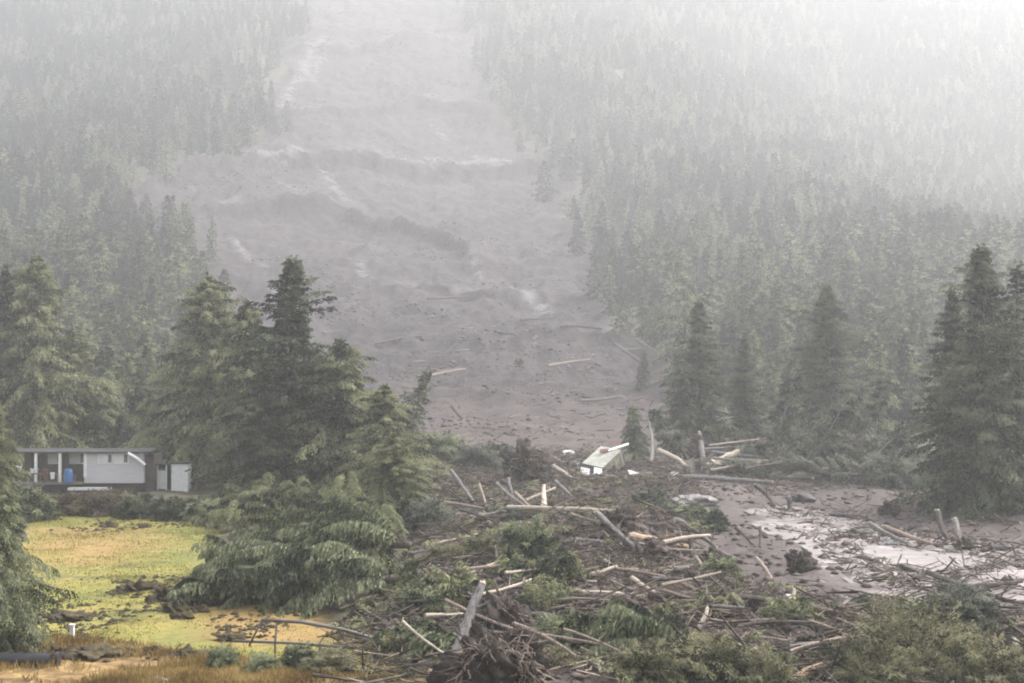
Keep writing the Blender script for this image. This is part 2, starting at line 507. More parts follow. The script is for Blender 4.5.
class Sprays:
    def __init__(s):
        s.B = []; s.D = []; s.W = []; s.T = []
    def bough(s, rng, p0, dv, L, droop, ntw, tw, leaf, lw, hang, per=4, floor=None, lift=0.0, jit=.38):
        dv = nrm(dv)
        f = np.sort(rng.uniform(.12, 1.0, ntw))
        ax = p0 + np.outer(f * L, dv); ax[:, 2] += lift * L * f - droop * L * f ** 2
        tan = nrm(np.tile(dv, (ntw, 1)) + np.outer(lift - 2 * droop * f, [0, 0, 1]))
        side = nrm(np.cross(tan, [0, 0, 1.0])) * np.where(rng.random(ntw) < .5, 1, -1)[:, None]
        td = nrm(tan * .75 + side * rng.uniform(.3, 1.1, (ntw, 1)) + rng.normal(0, .22, (ntw, 3)) + np.array([0, 0, -hang]))
        tl = tw * (1.1 - .65 * f) * rng.uniform(.6, 1.25, ntw)
        g = (np.arange(per) + rng.uniform(0, 1, (ntw, per))) / per
        base = ax[:, None, :] + td[:, None, :] * (tl[:, None] * g)[:, :, None]
        base[:, :, 2] -= hang * .35 * tl[:, None] * g ** 2
        ld = nrm(td[:, None, :] + rng.normal(0, jit, (ntw, per, 3)) + np.array([0, 0, -hang * .6]))
        ll = leaf * rng.uniform(.6, 1.35, (ntw, per, 1))
        wv = nrm(np.cross(ld, rng.normal(0, 1, (ntw, per, 3)) + np.array([0, 0, .8]))) * lw * rng.uniform(.7, 1.3, (ntw, per, 1))
        B = base.reshape(-1, 3); D = (ld * ll).reshape(-1, 3)
        if floor is not None:
            k = (B[:, 2] > floor)
            B, D, wv = B[k], D[k], wv.reshape(-1, 3)[k]
        s.B.append(B); s.D.append(D); s.W.append(wv.reshape(-1, 3)); s.T.append(np.full(len(B), rng.random()))
        return ax
    def mesh(s, name, mat):
        return leaves_mesh(name, np.concatenate(s.B), np.concatenate(s.D), np.concatenate(s.W), mat, np.concatenate(s.T))

def conifer(seed, H, R, mat, detail=1.0, droop=.22, hang=.55, bare=.06, blunt=.0, lean=.0, leaf=.36, top_up=.35, gap=.25):
    """standing conifer: (trunk mesh with its limbs, crown mesh)"""
    rng = np.random.default_rng(seed)
    tr = Geo(); sp = Sprays()
    n = 9
    tz = np.linspace(0, 1, n)
    wob = np.cumsum(rng.normal(0, .012 * H / 4, (n, 2)), axis=0) * .5
    P = np.c_[wob[:, 0] + lean * H * tz ** 1.5, wob[:, 1], tz * H]
    r0 = H * .017
    tr.tube(P, r0 * (1.15 - tz) ** .9 + .012, 7)
    nb = int((62 if detail < 2 else 92) * detail ** .5 + 18)
    sect = rng.uniform(1 - gap, 1 + gap, (9, 8))
    for i in range(nb):
        t = bare + (1 - bare) * ((i + rng.random()) / nb) ** .92
        p0 = np.array([np.interp(t, tz, P[:, k]) for k in range(3)])
        a = i * 2.39996 + rng.normal(0, .3)
        prof = (1 - t) ** (.78 - .3 * blunt) * (1 - .3 * math.exp(-t * 9)) + .035
        L = R * prof * sect[int(t * 8.99), int((a % (2 * math.pi)) / (2 * math.pi) * 7.99)] * rng.uniform(.75, 1.15)
        up = top_up * (t - .25) + rng.normal(0, .06)
        dv = np.array([math.cos(a), math.sin(a), up])
        ntw = max(4, int((5 + 4.2 * L) * detail ** .6 * (1 if detail < 2 else .72)))
        lf = leaf * (1.0 - .25 * t)
        ax = sp.bough(rng, p0, dv, L, droop * rng.uniform(.6, 1.3), ntw, (.30 if detail < 2 else .21) * L + .25, lf, lf * (.24 if detail >= 1 else .30), hang, per=5 if detail >= 1 else 3)
        if detail >= 1 and L > 1.0:
            tr.tube(np.vstack([p0, ax[len(ax) // 2], ax[-1]]), [.045, .028, .01], 3, cap=False)
    # leader
    for k in range(int(5 + 4 * detail)):
        sp.bough(rng, P[-1] - np.array([0, 0, rng.uniform(0, .10 * H)]), np.array([rng.normal(0, .5), rng.normal(0, .5), 1]), .035 * H, .1, 5, .35, leaf * .8, leaf * .18, .2, per=3)
    return tr.mesh('trunk', M['bark'], True), sp.mesh('crown', mat)

def make_tree(name, label, cat, base, protos, sx, sz, rot, group=None, tilt=None):
    e = link(name, None, None, base)
    e.empty_display_size = .5
    e.scale = (sx, sx, sz); e.rotation_euler = (tilt[0] if tilt else 0, tilt[1] if tilt else 0, rot)
    link('trunk', protos[0], e); link('crown', protos[1], e)
    return tag(e, label, cat, group)

# ------------------------------------------------------------------ the ground
rows = []
d = -70.0
while d < 38:
    rows.append(d); d += 2.5
while d < 1420:
    rows.append(d); d += max(.36, .0062 * d)
rows = np.array(rows)
NC = 430
s = np.linspace(-1, 1, NC)
s = np.sign(s) * np.abs(s) ** 1.12
half = 46 + .56 * np.maximum(rows, 0)
GX = np.outer(half, s)
GD = np.repeat(rows[:, None], NC, 1)
GZ, SM, FACE, LAWNM, DEBM, WATM, RIM = HF(GX, GD, True)
MUDM = poly_mask(MUD2, GX, GD, 4.0)
DRYM = poly_mask(DRY, GX + fbm(GX, GD, 4, 3, 75) * 1.6, GD + fbm(GX, GD, 4, 3, 76) * 2.0, 1.4) * LAWNM
TANA = [(48, 528), (130, 529), (140, 548), (95, 566), (50, 570), (38, 548)]
TANB = [(195, 606), (340, 606), (350, 640), (240, 645), (190, 628)]
TANM = np.maximum(poly_mask(TANA, GX + fbm(GX, GD, 6, 3, 92) * 3, GD + fbm(GX, GD, 6, 3, 93) * 4, 4.0), poly_mask(TANB, GX + fbm(GX, GD, 4, 3, 92) * 2, GD + fbm(GX, GD, 4, 3, 93) * 2.5, 2.5)) * .85
ROCK = np.zeros_like(GX)
for pts, wd in [([(322, 42), (306, 58), (304, 72), (290, 90), (282, 110), (266, 122)], 7), ([(325, 48), (318, 62), (312, 80)], 4),
                ([(130, 178), (190, 169), (240, 164), (300, 160)], 4), ([(325, 172), (335, 188), (350, 205)], 5), ([(405, 167), (440, 164), (480, 165), (510, 163)], 6),
                ([(500, 290), (525, 293), (545, 305)], 5), ([(228, 232), (245, 248), (272, 282), (280, 290)], 3), ([(360, 262), (368, 276)], 4),
                ([(470, 255), (480, 268)], 3), ([(280, 180), (300, 196)], 3), ([(430, 120), (445, 135)], 4)]:
    e = np.array([at(*p)[:2] for p in pts])
    for i in range(len(e) - 1):
        a, b = e[i], e[i + 1]
        ab = b - a
        tt = np.clip(((GX - a[0]) * ab[0] + (GD - a[1]) * ab[1]) / (ab @ ab + 1e-9), 0, 1)
        dd = np.hypot((GX - a[0] - tt * ab[0]), (GD - a[1] - tt * ab[1]) * .55)
        ROCK = np.maximum(ROCK, sst(wd * .9, wd * .1, dd + 2.2 * np.abs(fbm(GX, GD, 7, 3, 91))))
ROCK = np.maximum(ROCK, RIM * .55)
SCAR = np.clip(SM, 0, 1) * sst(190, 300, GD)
OPEN = np.clip(np.maximum(np.maximum(SM * sst(120, 140, GD), np.maximum(MUDM, DEBM)), LAWNM), 0, 1)
DUFF = 1 - OPEN
WET = np.clip(np.maximum(WATM, .25 * MUDM * (1 - DEBM)), 0, 1)
nr = len(rows)
idx = np.arange(nr * NC).reshape(nr, NC)
quads = np.stack([idx[:-1, :-1], idx[:-1, 1:], idx[1:, 1:], idx[1:, :-1]], -1).reshape(-1, 4)
qm = lambda A: (A[:-1, :-1] + A[1:, 1:]).reshape(-1) * .5
zone = np.zeros(len(quads), int)
zone[qm(SM * sst(120, 140, GD)) > .5] = 1
zone[(qm(np.maximum(MUDM, DEBM)) > .5) & (qm(GD) < 200)] = 2
zone[qm(LAWNM) > .5] = 3
VV = np.stack([GX, GD, GZ], -1).reshape(-1, 3)
for z, nm, lab in [(0, 'forest_floor', 'dark forest floor under the trees and on the mountainside'), (1, 'landslide_scar', 'bare grey brown landslide scar running down the mountain'),
                   (2, 'mud_flat', 'wet brown mud flat strewn with logs at the foot of the slide'), (3, 'lawn', 'yellow green rough lawn below the mobile home')]:
    q = quads[zone == z]
    u, inv = np.unique(q, return_inverse=True)
    me = mesh_np(nm, VV[u], inv.reshape(-1, 4), M['ground'], True)
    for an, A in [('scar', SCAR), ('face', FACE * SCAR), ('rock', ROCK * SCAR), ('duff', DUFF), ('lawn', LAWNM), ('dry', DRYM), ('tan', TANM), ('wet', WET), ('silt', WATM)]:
        at_ = me.attributes.new(an, 'FLOAT', 'POINT')
        at_.data.foreach_set('value', A.reshape(-1)[u].astype(np.float32))
    tag(link(nm, me), lab, None, None, 'structure')

# silty water standing in the low spots of the mud
gx, gd = np.meshgrid(np.linspace(12, 75, 120), np.linspace(66, 150, 150))
wm = _water(gx, gd)
wz = H0(gx, gd) + .06 + fbm(gx, gd, 20, 2, 90) * .10
wi = np.arange(gx.size).reshape(gx.shape)
wq = np.stack([wi[:-1, :-1], wi[:-1, 1:], wi[1:, 1:], wi[1:, :-1]], -1).reshape(-1, 4)
keep = ((wm[:-1, :-1] + wm[1:, 1:]) * .5 > .25).reshape(-1)
u, inv = np.unique(wq[keep], return_inverse=True)
wme = mesh_np('muddy_water', np.stack([gx, gd, wz], -1).reshape(-1, 3)[u], inv.reshape(-1, 4), M['water'], True)
tag(link('muddy_water', wme), 'pale silty water pooled across the mud flat', None, None, 'structure')

# ------------------------------------------------------------------ forest on the mountainside
FAR = [conifer(900 + i, 20, r, M['far'], .42, .24, .6, .04, bl, 0, 1.05, .35, .5) for i, (r, bl) in enumerate([(4.2, .1), (5.2, .5), (3.9, .2), (5.6, .7), (4.8, .5)])]
FAR.append(conifer(931, 19, 2.4, M['far'], .10, .2, .5, .25, .0, 0, .8, .3, .6))
MID = [conifer(950 + i, 20, r, M[mt], .95, .24, .6, .04, bl, 0, .66, .35, .45) for i, (r, bl, mt) in enumerate([(4.6, .15, 'spruce'), (5.4, .5, 'hemlock'), (4.2, .2, 'spruce'), (5.6, .6, 'cedar')])]

rng = np.random.default_rng(5)
sp_ = 4.2
fx, fd = np.meshgrid(np.arange(-640, 640, sp_), np.arange(165, 1300, sp_))
fx = (fx + rng.uniform(-.48, .48, fx.shape) * sp_).ravel(); fd = (fd + rng.uniform(-.48, .48, fd.shape) * sp_).ravel()
ok = np.abs(fx) < 30 + .47 * fd
fx, fd = fx[ok], fd[ok]
sm = slide_mask(fx, fd)
thin = fbm(fx, fd, 45, 3, 44)
mar = 5 + np.clip(fd * .02, 0, 12)
edge_d = np.minimum(fx - XL(fd), XR(fd) - fx) + fbm(fx, fd, 34, 4, 8) * np.clip(fd * .05, 1, 26) * np.where(np.abs(fx - XL(fd)) < np.abs(fx - XR(fd)), 1, -1)
ok = (edge_d < rng.normal(-1, 1, len(fx)) * mar * .55) & (rng.random(len(fx)) < np.where(thin < -.25, .45, .92)) & ~((fx < 0) & (fd < 172)) & ~((fx > 0) & (fd < 205))
ok &= ~((np.abs(fx - XR(fd)) < 8) & (fd < 260) & (rng.random(len(fx)) < .7))
fx, fd = fx[ok], fd[ok]
fz = HF(fx, fd)
fh = 14.5 * rng.uniform(.42, 1.25, len(fx)) * (1 + .22 * fbm(fx, fd, 60, 2, 45)) * np.where(rng.random(len(fx)) < .12, .6, 1)
fh = np.where(fd < 260, fh * .82, fh)
frot = rng.uniform(0, 6.283, len(fx))
frad = rng.uniform(.8, 1.25, len(fx))
# which crowns stand clear of those in front of them
px = 512 + F * fx / fd
pt = 341.5 - F * np.tan(np.arctan((fz + fh - CAMZ) / fd) - PITCH)
order = np.argsort(fd)
skyl = np.full(1400, 683.0)
seen = np.zeros(len(fx), bool)
for i in order:
    hw = max(2, F * 2.2 / fd[i])
    a, b = int(px[i] - hw * .5), int(px[i] + hw * .5) + 1
    a, b = max(a, 0), min(b, 1024)
    if b <= a:
        continue
    if pt[i] < skyl[a:b].min() - 9 and pt[i] > -20:
        seen[i] = True
    skyl[a:b] = np.minimum(skyl[a:b], pt[i] + F * fh[i] / fd[i] * .12)
cand = [i for i in order if seen[i] and fd[i] < 620]
cand.sort(key=lambda i: -fh[i] / fd[i])
single = set(cand[:290])
TONE = ['dark pointed', 'olive broad', 'dark slender', 'grey green']
for i in cand[:290]:
    v = int(rng.integers(4))
    left = fx[i] < XL(fd[i])
    if abs(fx[i] - (XL if left else XR)(fd[i])) < 12: side = ('left' if left else 'right') + ' edge of the slide'
    elif left: side = 'above the mobile home' if px[i] < 100 else 'above the white shed' if px[i] < 190 else 'behind the tall clump'
    else: side = ('beyond the cream fragment' if px[i] < 740 else 'around the lone spruce' if px[i] < 850 else
                  'near right edge spruces' if px[i] < 930 else 'behind right edge spruces')
    where = 'at the mountain foot' if fd[i] < 235 else 'on the lower slope' if fd[i] < 290 else 'higher on the slope' if fd[i] < 370 else 'high in the mist'
    ht = 'tall' if fh[i] > 15.5 else 'middling' if fh[i] > 12 else 'short'
    make_tree('conifer_tree', f'{ht} {TONE[v]} conifer {where}, {side}', 'tree', (fx[i], fd[i], fz[i] - .3), MID[v], frad[i] * fh[i] / 20, fh[i] / 20, frot[i], 'conifers on the mountainside')

rest = np.array([i for i in range(len(fx)) if i not in single])
vc = bpy.data.collections.new('forest_kinds')
for k, (tm, cm) in enumerate(FAR):
    nv = len(tm.vertices)
    tv = np.empty(nv * 3, np.float32); tm.vertices.foreach_get('co', tv)
    cv = np.empty(len(cm.vertices) * 3, np.float32); cm.vertices.foreach_get('co', cv)
    fs = [tuple(p.vertices) for p in tm.polygons]; nt_ = len(fs)
    fs += [tuple(q + nv for q in p.vertices) for p in cm.polygons]
    me = mesh_py('forest_conifer', np.r_[tv.reshape(-1, 3), cv.reshape(-1, 3)], fs, M['far'])
    me.materials.append(M['bark'])
    me.polygons.foreach_set('material_index', np.r_[np.ones(nt_, np.int32), np.zeros(len(fs) - nt_, np.int32)])
    vc.objects.link(bpy.data.objects.new('forest_conifer', me))
pm = bpy.data.meshes.new('forest')
pm.vertices.add(len(rest)); pm.vertices.foreach_set('co', np.stack([fx[rest], fd[rest], fz[rest] - .4], -1).astype(np.float32).ravel())
for an, A in [('spin', frot[rest]), ('tall', fh[rest] / 20), ('wide', frad[rest] * fh[rest] / 20)]:
    a_ = pm.attributes.new(an, 'FLOAT', 'POINT'); a_.data.foreach_set('value', A.astype(np.float32))
a_ = pm.attributes.new('sort', 'INT', 'POINT'); a_.data.foreach_set('value', np.where(rng.random(len(rest)) < .05, 5, rng.integers(0, 5, len(rest))).astype(np.int32))
forest = link('forest', pm)
tag(forest, 'dense hazy conifer forest covering the mountainside', 'forest', None, 'stuff')
ng = bpy.data.node_groups.new('forest_nodes', 'GeometryNodeTree')
ng.interface.new_socket('Geometry', in_out='INPUT', socket_type='NodeSocketGeometry')
ng.interface.new_socket('Geometry', in_out='OUTPUT', socket_type='NodeSocketGeometry')
gi = ng.nodes.new('NodeGroupInput'); go = ng.nodes.new('NodeGroupOutput')
iop = ng.nodes.new('GeometryNodeInstanceOnPoints'); ci = ng.nodes.new('GeometryNodeCollectionInfo')
ci.inputs['Collection'].default_value = vc
ci.inputs['Separate Children'].default_value = True
ci.inputs['Reset Children'].default_value = True
def named(n, ty):
    q = ng.nodes.new('GeometryNodeInputNamedAttribute'); q.data_type = ty; q.inputs[0].default_value = n
    return q.outputs[0]
cr = ng.nodes.new('ShaderNodeCombineXYZ'); cs = ng.nodes.new('ShaderNodeCombineXYZ')
ng.links.new(named('spin', 'FLOAT'), cr.inputs[2])
w_ = named('wide', 'FLOAT')
ng.links.new(w_, cs.inputs[0]); ng.links.new(w_, cs.inputs[1]); ng.links.new(named('tall', 'FLOAT'), cs.inputs[2])
iop.inputs['Pick Instance'].default_value = True
ng.links.new(gi.outputs[0], iop.inputs['Points']); ng.links.new(ci.outputs[0], iop.inputs['Instance'])
ng.links.new(named('sort', 'INT'), iop.inputs['Instance Index'])
ng.links.new(cr.outputs[0], iop.inputs['Rotation']); ng.links.new(cs.outputs[0], iop.inputs['Scale'])
ng.links.new(iop.outputs[0], go.inputs[0])
forest.modifiers.new('scatter', 'NODES').node_group = ng
print('forest', len(rest), 'single', len(single))

# ------------------------------------------------------------------ haze
hz = Geo().box(-960, 960, -110, 1560, -4, 560)
hm, ht_, ho_ = new_mat('haze')
pv = ht_.nodes.new('ShaderNodeVolumePrincipled')
pv.inputs['Color'].default_value = (.98, .98, .988, 1)
pv.inputs['Density'].default_value = HAZE_DENSITY
pv.inputs['Anisotropy'].default_value = .42
ht_.links.new(pv.outputs[0], ho_.inputs['Volume'])
tag(link('haze', hz.mesh('haze', hm)), 'pale rain haze filling the valley', None, None, 'stuff')

# ------------------------------------------------------------------ large standing trees
HERO = {
    'spruce': conifer(11, 20, 5.8, M['spruce'], 7.5, .16, .40, .03, .3, 0, .31, .8, .5),
    'spruce2': conifer(12, 20, 4.6, M['spruce'], 6.5, .18, .45, .05, .1, 0, .31, .55, .45),
    'hemlock': conifer(13, 20, 5.8, M['hemlock'], 7.5, .24, .6, .03, 1.2, 0, .31, .45, .45),
    'hemlock2': conifer(14, 18, 5.4, M['hemlock'], 7.0, .28, .7, .02, 1.0, 0, .31, .4, .5),
    'cedar': conifer(15, 14, 5.4, M['cedar'], 6.5, .30, .85, .0, .7, 0, .26, .3, .45),
    'ragged': conifer(16, 20, 3.9, M['spruce'], 1.3, .22, .6, .12, .1, 0, .46, .4, .6),
}
HH = {'spruce': 20, 'spruce2': 20, 'hemlock': 20, 'hemlock2': 18, 'cedar': 14, 'ragged': 20}
def stand(kind, px_, pyb, pyt, wide, rot, label, name='conifer_tree', tilt=None, group=None):
    b = at(px_, pyb)
    h = (pyb - pyt) / F * b[1]
    sz = h / HH[kind]
    return make_tree(name, label, 'tree', (b[0], b[1], ground(b[0], b[1]) - .25), HERO[kind], sz * wide, sz, rot, group, tilt)
for a in [
    ('spruce', 290, 500, 261, 1.12, .4, 'tall dark pointed spruce rising highest in the clump beside the lawn', 'spruce_tree'),
    ('hemlock', 206, 480, 278, 1.0, 1.0, 'broad olive hemlock with a blunt top beside the white shed', 'hemlock_tree'),
    ('hemlock2', 246, 488, 298, .8, 2.0, 'pale olive hemlock squeezed between the blunt hemlock and tall spruce', 'hemlock_tree'),
    ('hemlock2', 340, 500, 338, 1.35, 3.1, 'full rounded hemlock standing against the right shoulder of the tall spruce', 'hemlock_tree'),
    ('hemlock2', 384, 512, 386, 1.35, .2, 'low wide hemlock at the right skirt of the tall clump', 'hemlock_tree'),
    ('spruce2', 262, 505, 345, .9, 4.1, 'short dark spruce filling the foot of the tall clump', 'spruce_tree'),
    ('cedar', 172, 470, 350, .85, 5.1, 'dark lower cedar directly behind the white shed', 'cedar_tree'),
    ('hemlock2', 35, 462, 256, .95, .7, 'tall olive hemlock behind the left end of the mobile home', 'hemlock_tree'),
    ('spruce2', 5, 462, 268, .9, 2.2, 'dark spruce cut by the left edge of the picture', 'spruce_tree'),
    ('hemlock', 72, 458, 330, 1.1, 1.2, 'grey green hemlock behind the middle of the mobile home', 'hemlock_tree'),
    ('cedar', 108, 455, 372, 1.2, 3.3, 'low rounded cedar behind the right end of the mobile home', 'cedar_tree'),
    ('cedar', 148, 454, 385, 1.0, 2.6, 'low olive cedar between the mobile home and the tall clump', 'cedar_tree'),
    ('spruce', 985, 514, 250, .95, 2.7, 'tallest spruce standing over the mud by the right edge', 'spruce_tree'),
    ('spruce2', 955, 505, 292, .95, .9, 'slimmer spruce just left of the tallest right edge spruce', 'spruce_tree'),
    ('ragged', 1018, 512, 268, 1.1, 4.9, 'ragged spruce with gaps cut by the right edge', 'spruce_tree'),
    ('spruce', 828, 452, 286, 1.1, 3.9, 'lone dark spruce above the tangle of fallen trees', 'spruce_tree'),
    ('spruce2', 700, 450, 300, 1.15, .3, 'dark spruce at the right edge of the slide', 'spruce_tree'),
    ('cedar', 684, 452, 366, .75, 1.3, 'dark drooping cedar beside the cream house fragment', 'cedar_tree'),
    ('spruce2', 745, 448, 335, 1.1, 5.3, 'middle sized spruce in the stand right of the slide', 'spruce_tree'),
]:
    stand(*a)
stand('hemlock2', 398, 530, 432, 1.25, 2.4, 'shaggy low hemlock at the right foot of the tall clump', 'hemlock_tree', (0, .08))
stand('ragged', 392, 472, 350, 1.3, 1.1, 'leaning spruce pointing its tip out over the slide', 'spruce_tree', (0, .62))
stand('cedar', 636, 462, 405, .8, 2.2, 'yellow green bent sapling standing beside the cream house fragment', 'conifer_sapling', (0, .1))
stand('cedar', 2, 652, 486, 1.0, .6, 'dark green young cedar cut by the left edge above the pipe', 'cedar_tree')
stand('hemlock2', -6, 520, 395, .8, 1.6, 'pale drooping hemlock branches at the left edge beside the porch', 'hemlock_tree')

# ------------------------------------------------------------------ the mobile home and what stands round it
M['roof'] = plain('dark_roofing', (.035, .035, .037), .8, .3, .3, 6)
M['siding'] = simple('pinkish_siding', (.44, .41, .41), (.62, .59, .585), 2, .7, .35, (.3, .3, 14), bdist=.02)
M['white'] = plain('white_paint', (.72, .71, .69), .55, .4, .1, 3)
M['glass'] = plain('window_glass', (.10, .115, .125), .06, .6, .1, 2, None, 0)
M['curtain'] = plain('pale_curtain', (.62, .62, .60), .8, .3, .1, 3)
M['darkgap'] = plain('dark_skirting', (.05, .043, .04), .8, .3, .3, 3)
M['deck'] = plain('weathered_deck', (.20, .165, .135), .8, .3, .25, 3, (6, 1, 1))
M['porchwall'] = plain('shade_darkened_wall', (.085, .07, .062), .8, .3, .25, 3)  # dimness inside the porch is put into this wall colour; end panel shares it
M['blue'] = plain('blue_plastic', (.055, .14, .32), .4, .5, .12, 3)
M['rustred'] = plain('rusty_red_paint', (.13, .06, .048), .7, .4, .3, 4)
M['cream'] = simple('cream_panel', (.26, .24, .16), (.44, .42, .31), 1.6, .7, .3, bdist=.02)
M['creamtop'] = simple('pale_cream_sheet', (.32, .31, .25), (.50, .49, .43), 1.6, .7, .3, bdist=.02)
M['pipe'] = plain('black_pipe', (.028, .028, .03), .45, .5, .2, 3)
M['steel'] = plain('dull_grey_steel', (.10, .088, .078), .45, .5, .25, 4)

hb = at(84, 492)
hs_ = hb[1] / F                                   # metres in one pixel there
HX = lambda p: (p - 84) * hs_
HZ = lambda p: (492 - p) * hs_
home = link('mobile_home', None, None, (hb[0], hb[1], ground(hb[0], hb[1]) - .1))
tag(home, 'long low pinkish grey mobile home with flat dark roof and porch', 'mobile home')
def hpart(name, mat, *boxes, parent=home, bev=0):
    g = Geo()
    for b in boxes: g.box(*b)
    return link(name, g.mesh(name, M[mat]), parent)
hpart('wall', 'siding', (HX(84), HX(143), 0, 4.2, HZ(480), HZ(449.5)))
hpart('porch_wall', 'porchwall', (HX(18), HX(84) - .02, 1.7, 4.2, HZ(480), HZ(449.5)))
hpart('skirting', 'darkgap', (HX(19), HX(142), .12, 4.1, -.3, HZ(480.2)))
rf = link('roof', None, home)
g = Geo()
x0, x1 = HX(14), HX(151)
for y0, y1, z0, z1 in ((-.35, 2.1, HZ(448.6), HZ(446.4)), (2.1, 4.6, HZ(446.4), HZ(448.6))):
    b = len(g.V)
    g.V += [(x0, y0, z0), (x1, y0, z0), (x1, y1, z1), (x0, y1, z1), (x0, y0, z0 - .13), (x1, y0, z0 - .13), (x1, y1, z1 - .13), (x0, y1, z1 - .13)]
    g.F += [tuple(b + i for i in f) for f in ((0, 1, 2, 3), (7, 6, 5, 4), (4, 5, 1, 0), (5, 6, 2, 1), (6, 7, 3, 2), (7, 4, 0, 3))]
rf.data if False else None
bpy.data.objects.remove(rf)
rf = link('roof', g.mesh('roof', M['roof']), home)
link('fascia', Geo().box(HX(84), HX(149), -.385, -.353, HZ(449.9), HZ(448.7)).mesh('fascia', M['darkgap']), rf)
for p in (36.5, 60.5): hpart('porch_post', 'white', (HX(p) - .13, HX(p) + .13, -.28, -.05, HZ(481), HZ(449.7)))
hpart('corner_board', 'white', (HX(83.6), HX(86.6), -.05, -.003, HZ(474), HZ(450)))
hpart('deck', 'deck', (HX(10), HX(84) - .03, -.4, 1.65, HZ(481), HZ(479)))
for k in range(12):
    xx = HX(12) + k * .56
    if k not in (4, 7): hpart('baluster', 'deck', (xx, xx + .09, -.38, -.31, HZ(478.9), HZ(471)))
hpart('handrail', 'deck', (HX(11), HX(58), -.4, -.29, HZ(470.9), HZ(469.8)))
def window(xa, xb, ya, yb, yf):
    w = hpart('window', 'white', (HX(xa), HX(xb), yf - .05, yf - .003, HZ(yb), HZ(yb) + .09), (HX(xa), HX(xb), yf - .05, yf - .003, HZ(ya) - .09, HZ(ya)),
              (HX(xa), HX(xa) + .09, yf - .05, yf - .003, HZ(yb) + .09, HZ(ya) - .09), (HX(xb) - .09, HX(xb), yf - .05, yf - .003, HZ(yb) + .09, HZ(ya) - .09))
    xm = (HX(xa) + HX(xb)) * .5
    hpart('curtain', 'curtain', (HX(xa) + .1, xm + .25, yf - .018, yf - .006, HZ(yb) + .1, HZ(ya) - .1), parent=w)
    hpart('pane', 'glass', (xm + .26, HX(xb) - .1, yf - .02, yf - .004, HZ(yb) + .1, HZ(ya) - .1), parent=w)
window(98, 112.5, 450.6, 460.6, 0); window(113.6, 128.5, 450.6, 460.6, 0); window(64, 81, 450.8, 462, 1.7); window(42, 56, 451.5, 462, 1.7)
dr = hpart('door', 'darkgap', (HX(26), HX(34), 1.64, 1.695, HZ(479), HZ(454)))
hpart('handle', 'white', (HX(32.6), HX(33.2), 1.58, 1.638, HZ(468), HZ(466.8)), parent=dr)
g = Geo()
g.tube([(HX(129), -.42, HZ(450)), (HX(138), -.45, HZ(455)), (HX(146), -.45, HZ(461.5))], [.16, .17, .14], 6)
link('broken_gutter', g.mesh('broken_gutter', M['white']), home)
hpart('end_panel', 'porchwall', (HX(143) + .02, HX(152), .6, 3.8, HZ(489), HZ(452)))
hpart('plank_walk', 'curtain', (HX(72), HX(113), -1.3, -.45, HZ(486), HZ(483.6)))

def boxy(name, label, cat, pxc, pyb, w, h, dep, mat, group=None, depth=0.0):
    b = at(pxc, pyb) ; b = ray_at(pxc, pyb, hb[1] + depth)
    sx = hb[1] / F
    o = link(name, None, None, b)
    return tag(o, label, cat, group), sx

sh, sx = boxy('shed', 'small white corrugated shed between mobile home and tall trees', 'shed', 179, 491, 0, 0, 0, 'white', None, 1.0)
link('front_wall', Geo().box(-.75, .85, 0, 1.6, -.2, 2.65).mesh('front_wall', M['white']), sh)
for k in range(5):
    link('rib', Geo().box(-.70 + k * .34, -.62 + k * .34, -.05, -.002, -.15, 2.6).mesh('rib', M['white']), sh)
link('roof', Geo().box(-.85, .95, -.15, 1.75, 2.653, 2.78).mesh('roof', M['roof']), sh)
ln, sx = boxy('lean_to', 'open dark lean to with white door panels beside the white shed', 'lean-to', 158, 490, 0, 0, 0, 'white', None, 1.6)
link('back_wall', Geo().box(-.9, .9, 1.2, 1.3, 0, 2.5).mesh('back_wall', M['darkgap']), ln)
for a, b in ((-.85, -.72), (-.1, .02), (.72, .85)):
    link('post', Geo().box(a, b, 0, .12, 0, 2.45).mesh('post', M['white']), ln)
link('door_panel', Geo().box(-.02 + .05, .68, .02, .08, .1, 1.9).mesh('door_panel', M['curtain']), ln)
link('roof', Geo().box(-1.0, 1.0, -.2, 1.4, 2.455, 2.55).mesh('roof', M['roof']), ln)

def lathe(name, prof, mat, n=14, parent=None, loc=None):
    V = []; Fs = []
    for r, z in prof:
        for k in range(n):
            V.append((r * math.cos(6.2832 * k / n), r * math.sin(6.2832 * k / n), z))
    for i in range(len(prof) - 1):
        for k in range(n):
            Fs.append((i * n + k, i * n + (k + 1) % n, (i + 1) * n + (k + 1) % n, (i + 1) * n + k))
    Fs.append(tuple(range(n))[::-1]); Fs.append(tuple((len(prof) - 1) * n + k for k in range(n)))
    return link(name, mesh_py(name, V, Fs, M[mat], False), parent, loc)
bb = ray_at(68.5, 483, hb[1] - .9)
br = link('barrel', None, None, bb); tag(br, 'bright blue plastic barrel standing at the porch edge', 'barrel')
lathe('drum', [(.36, 0), (.41, .12), (.42, .45), (.44, .5), (.42, .55), (.42, .9), (.40, 1.15), (.34, 1.25)], 'blue', parent=br)
lathe('lid', [(.35, 1.252), (.36, 1.33), (.30, 1.36)], 'blue', parent=br)
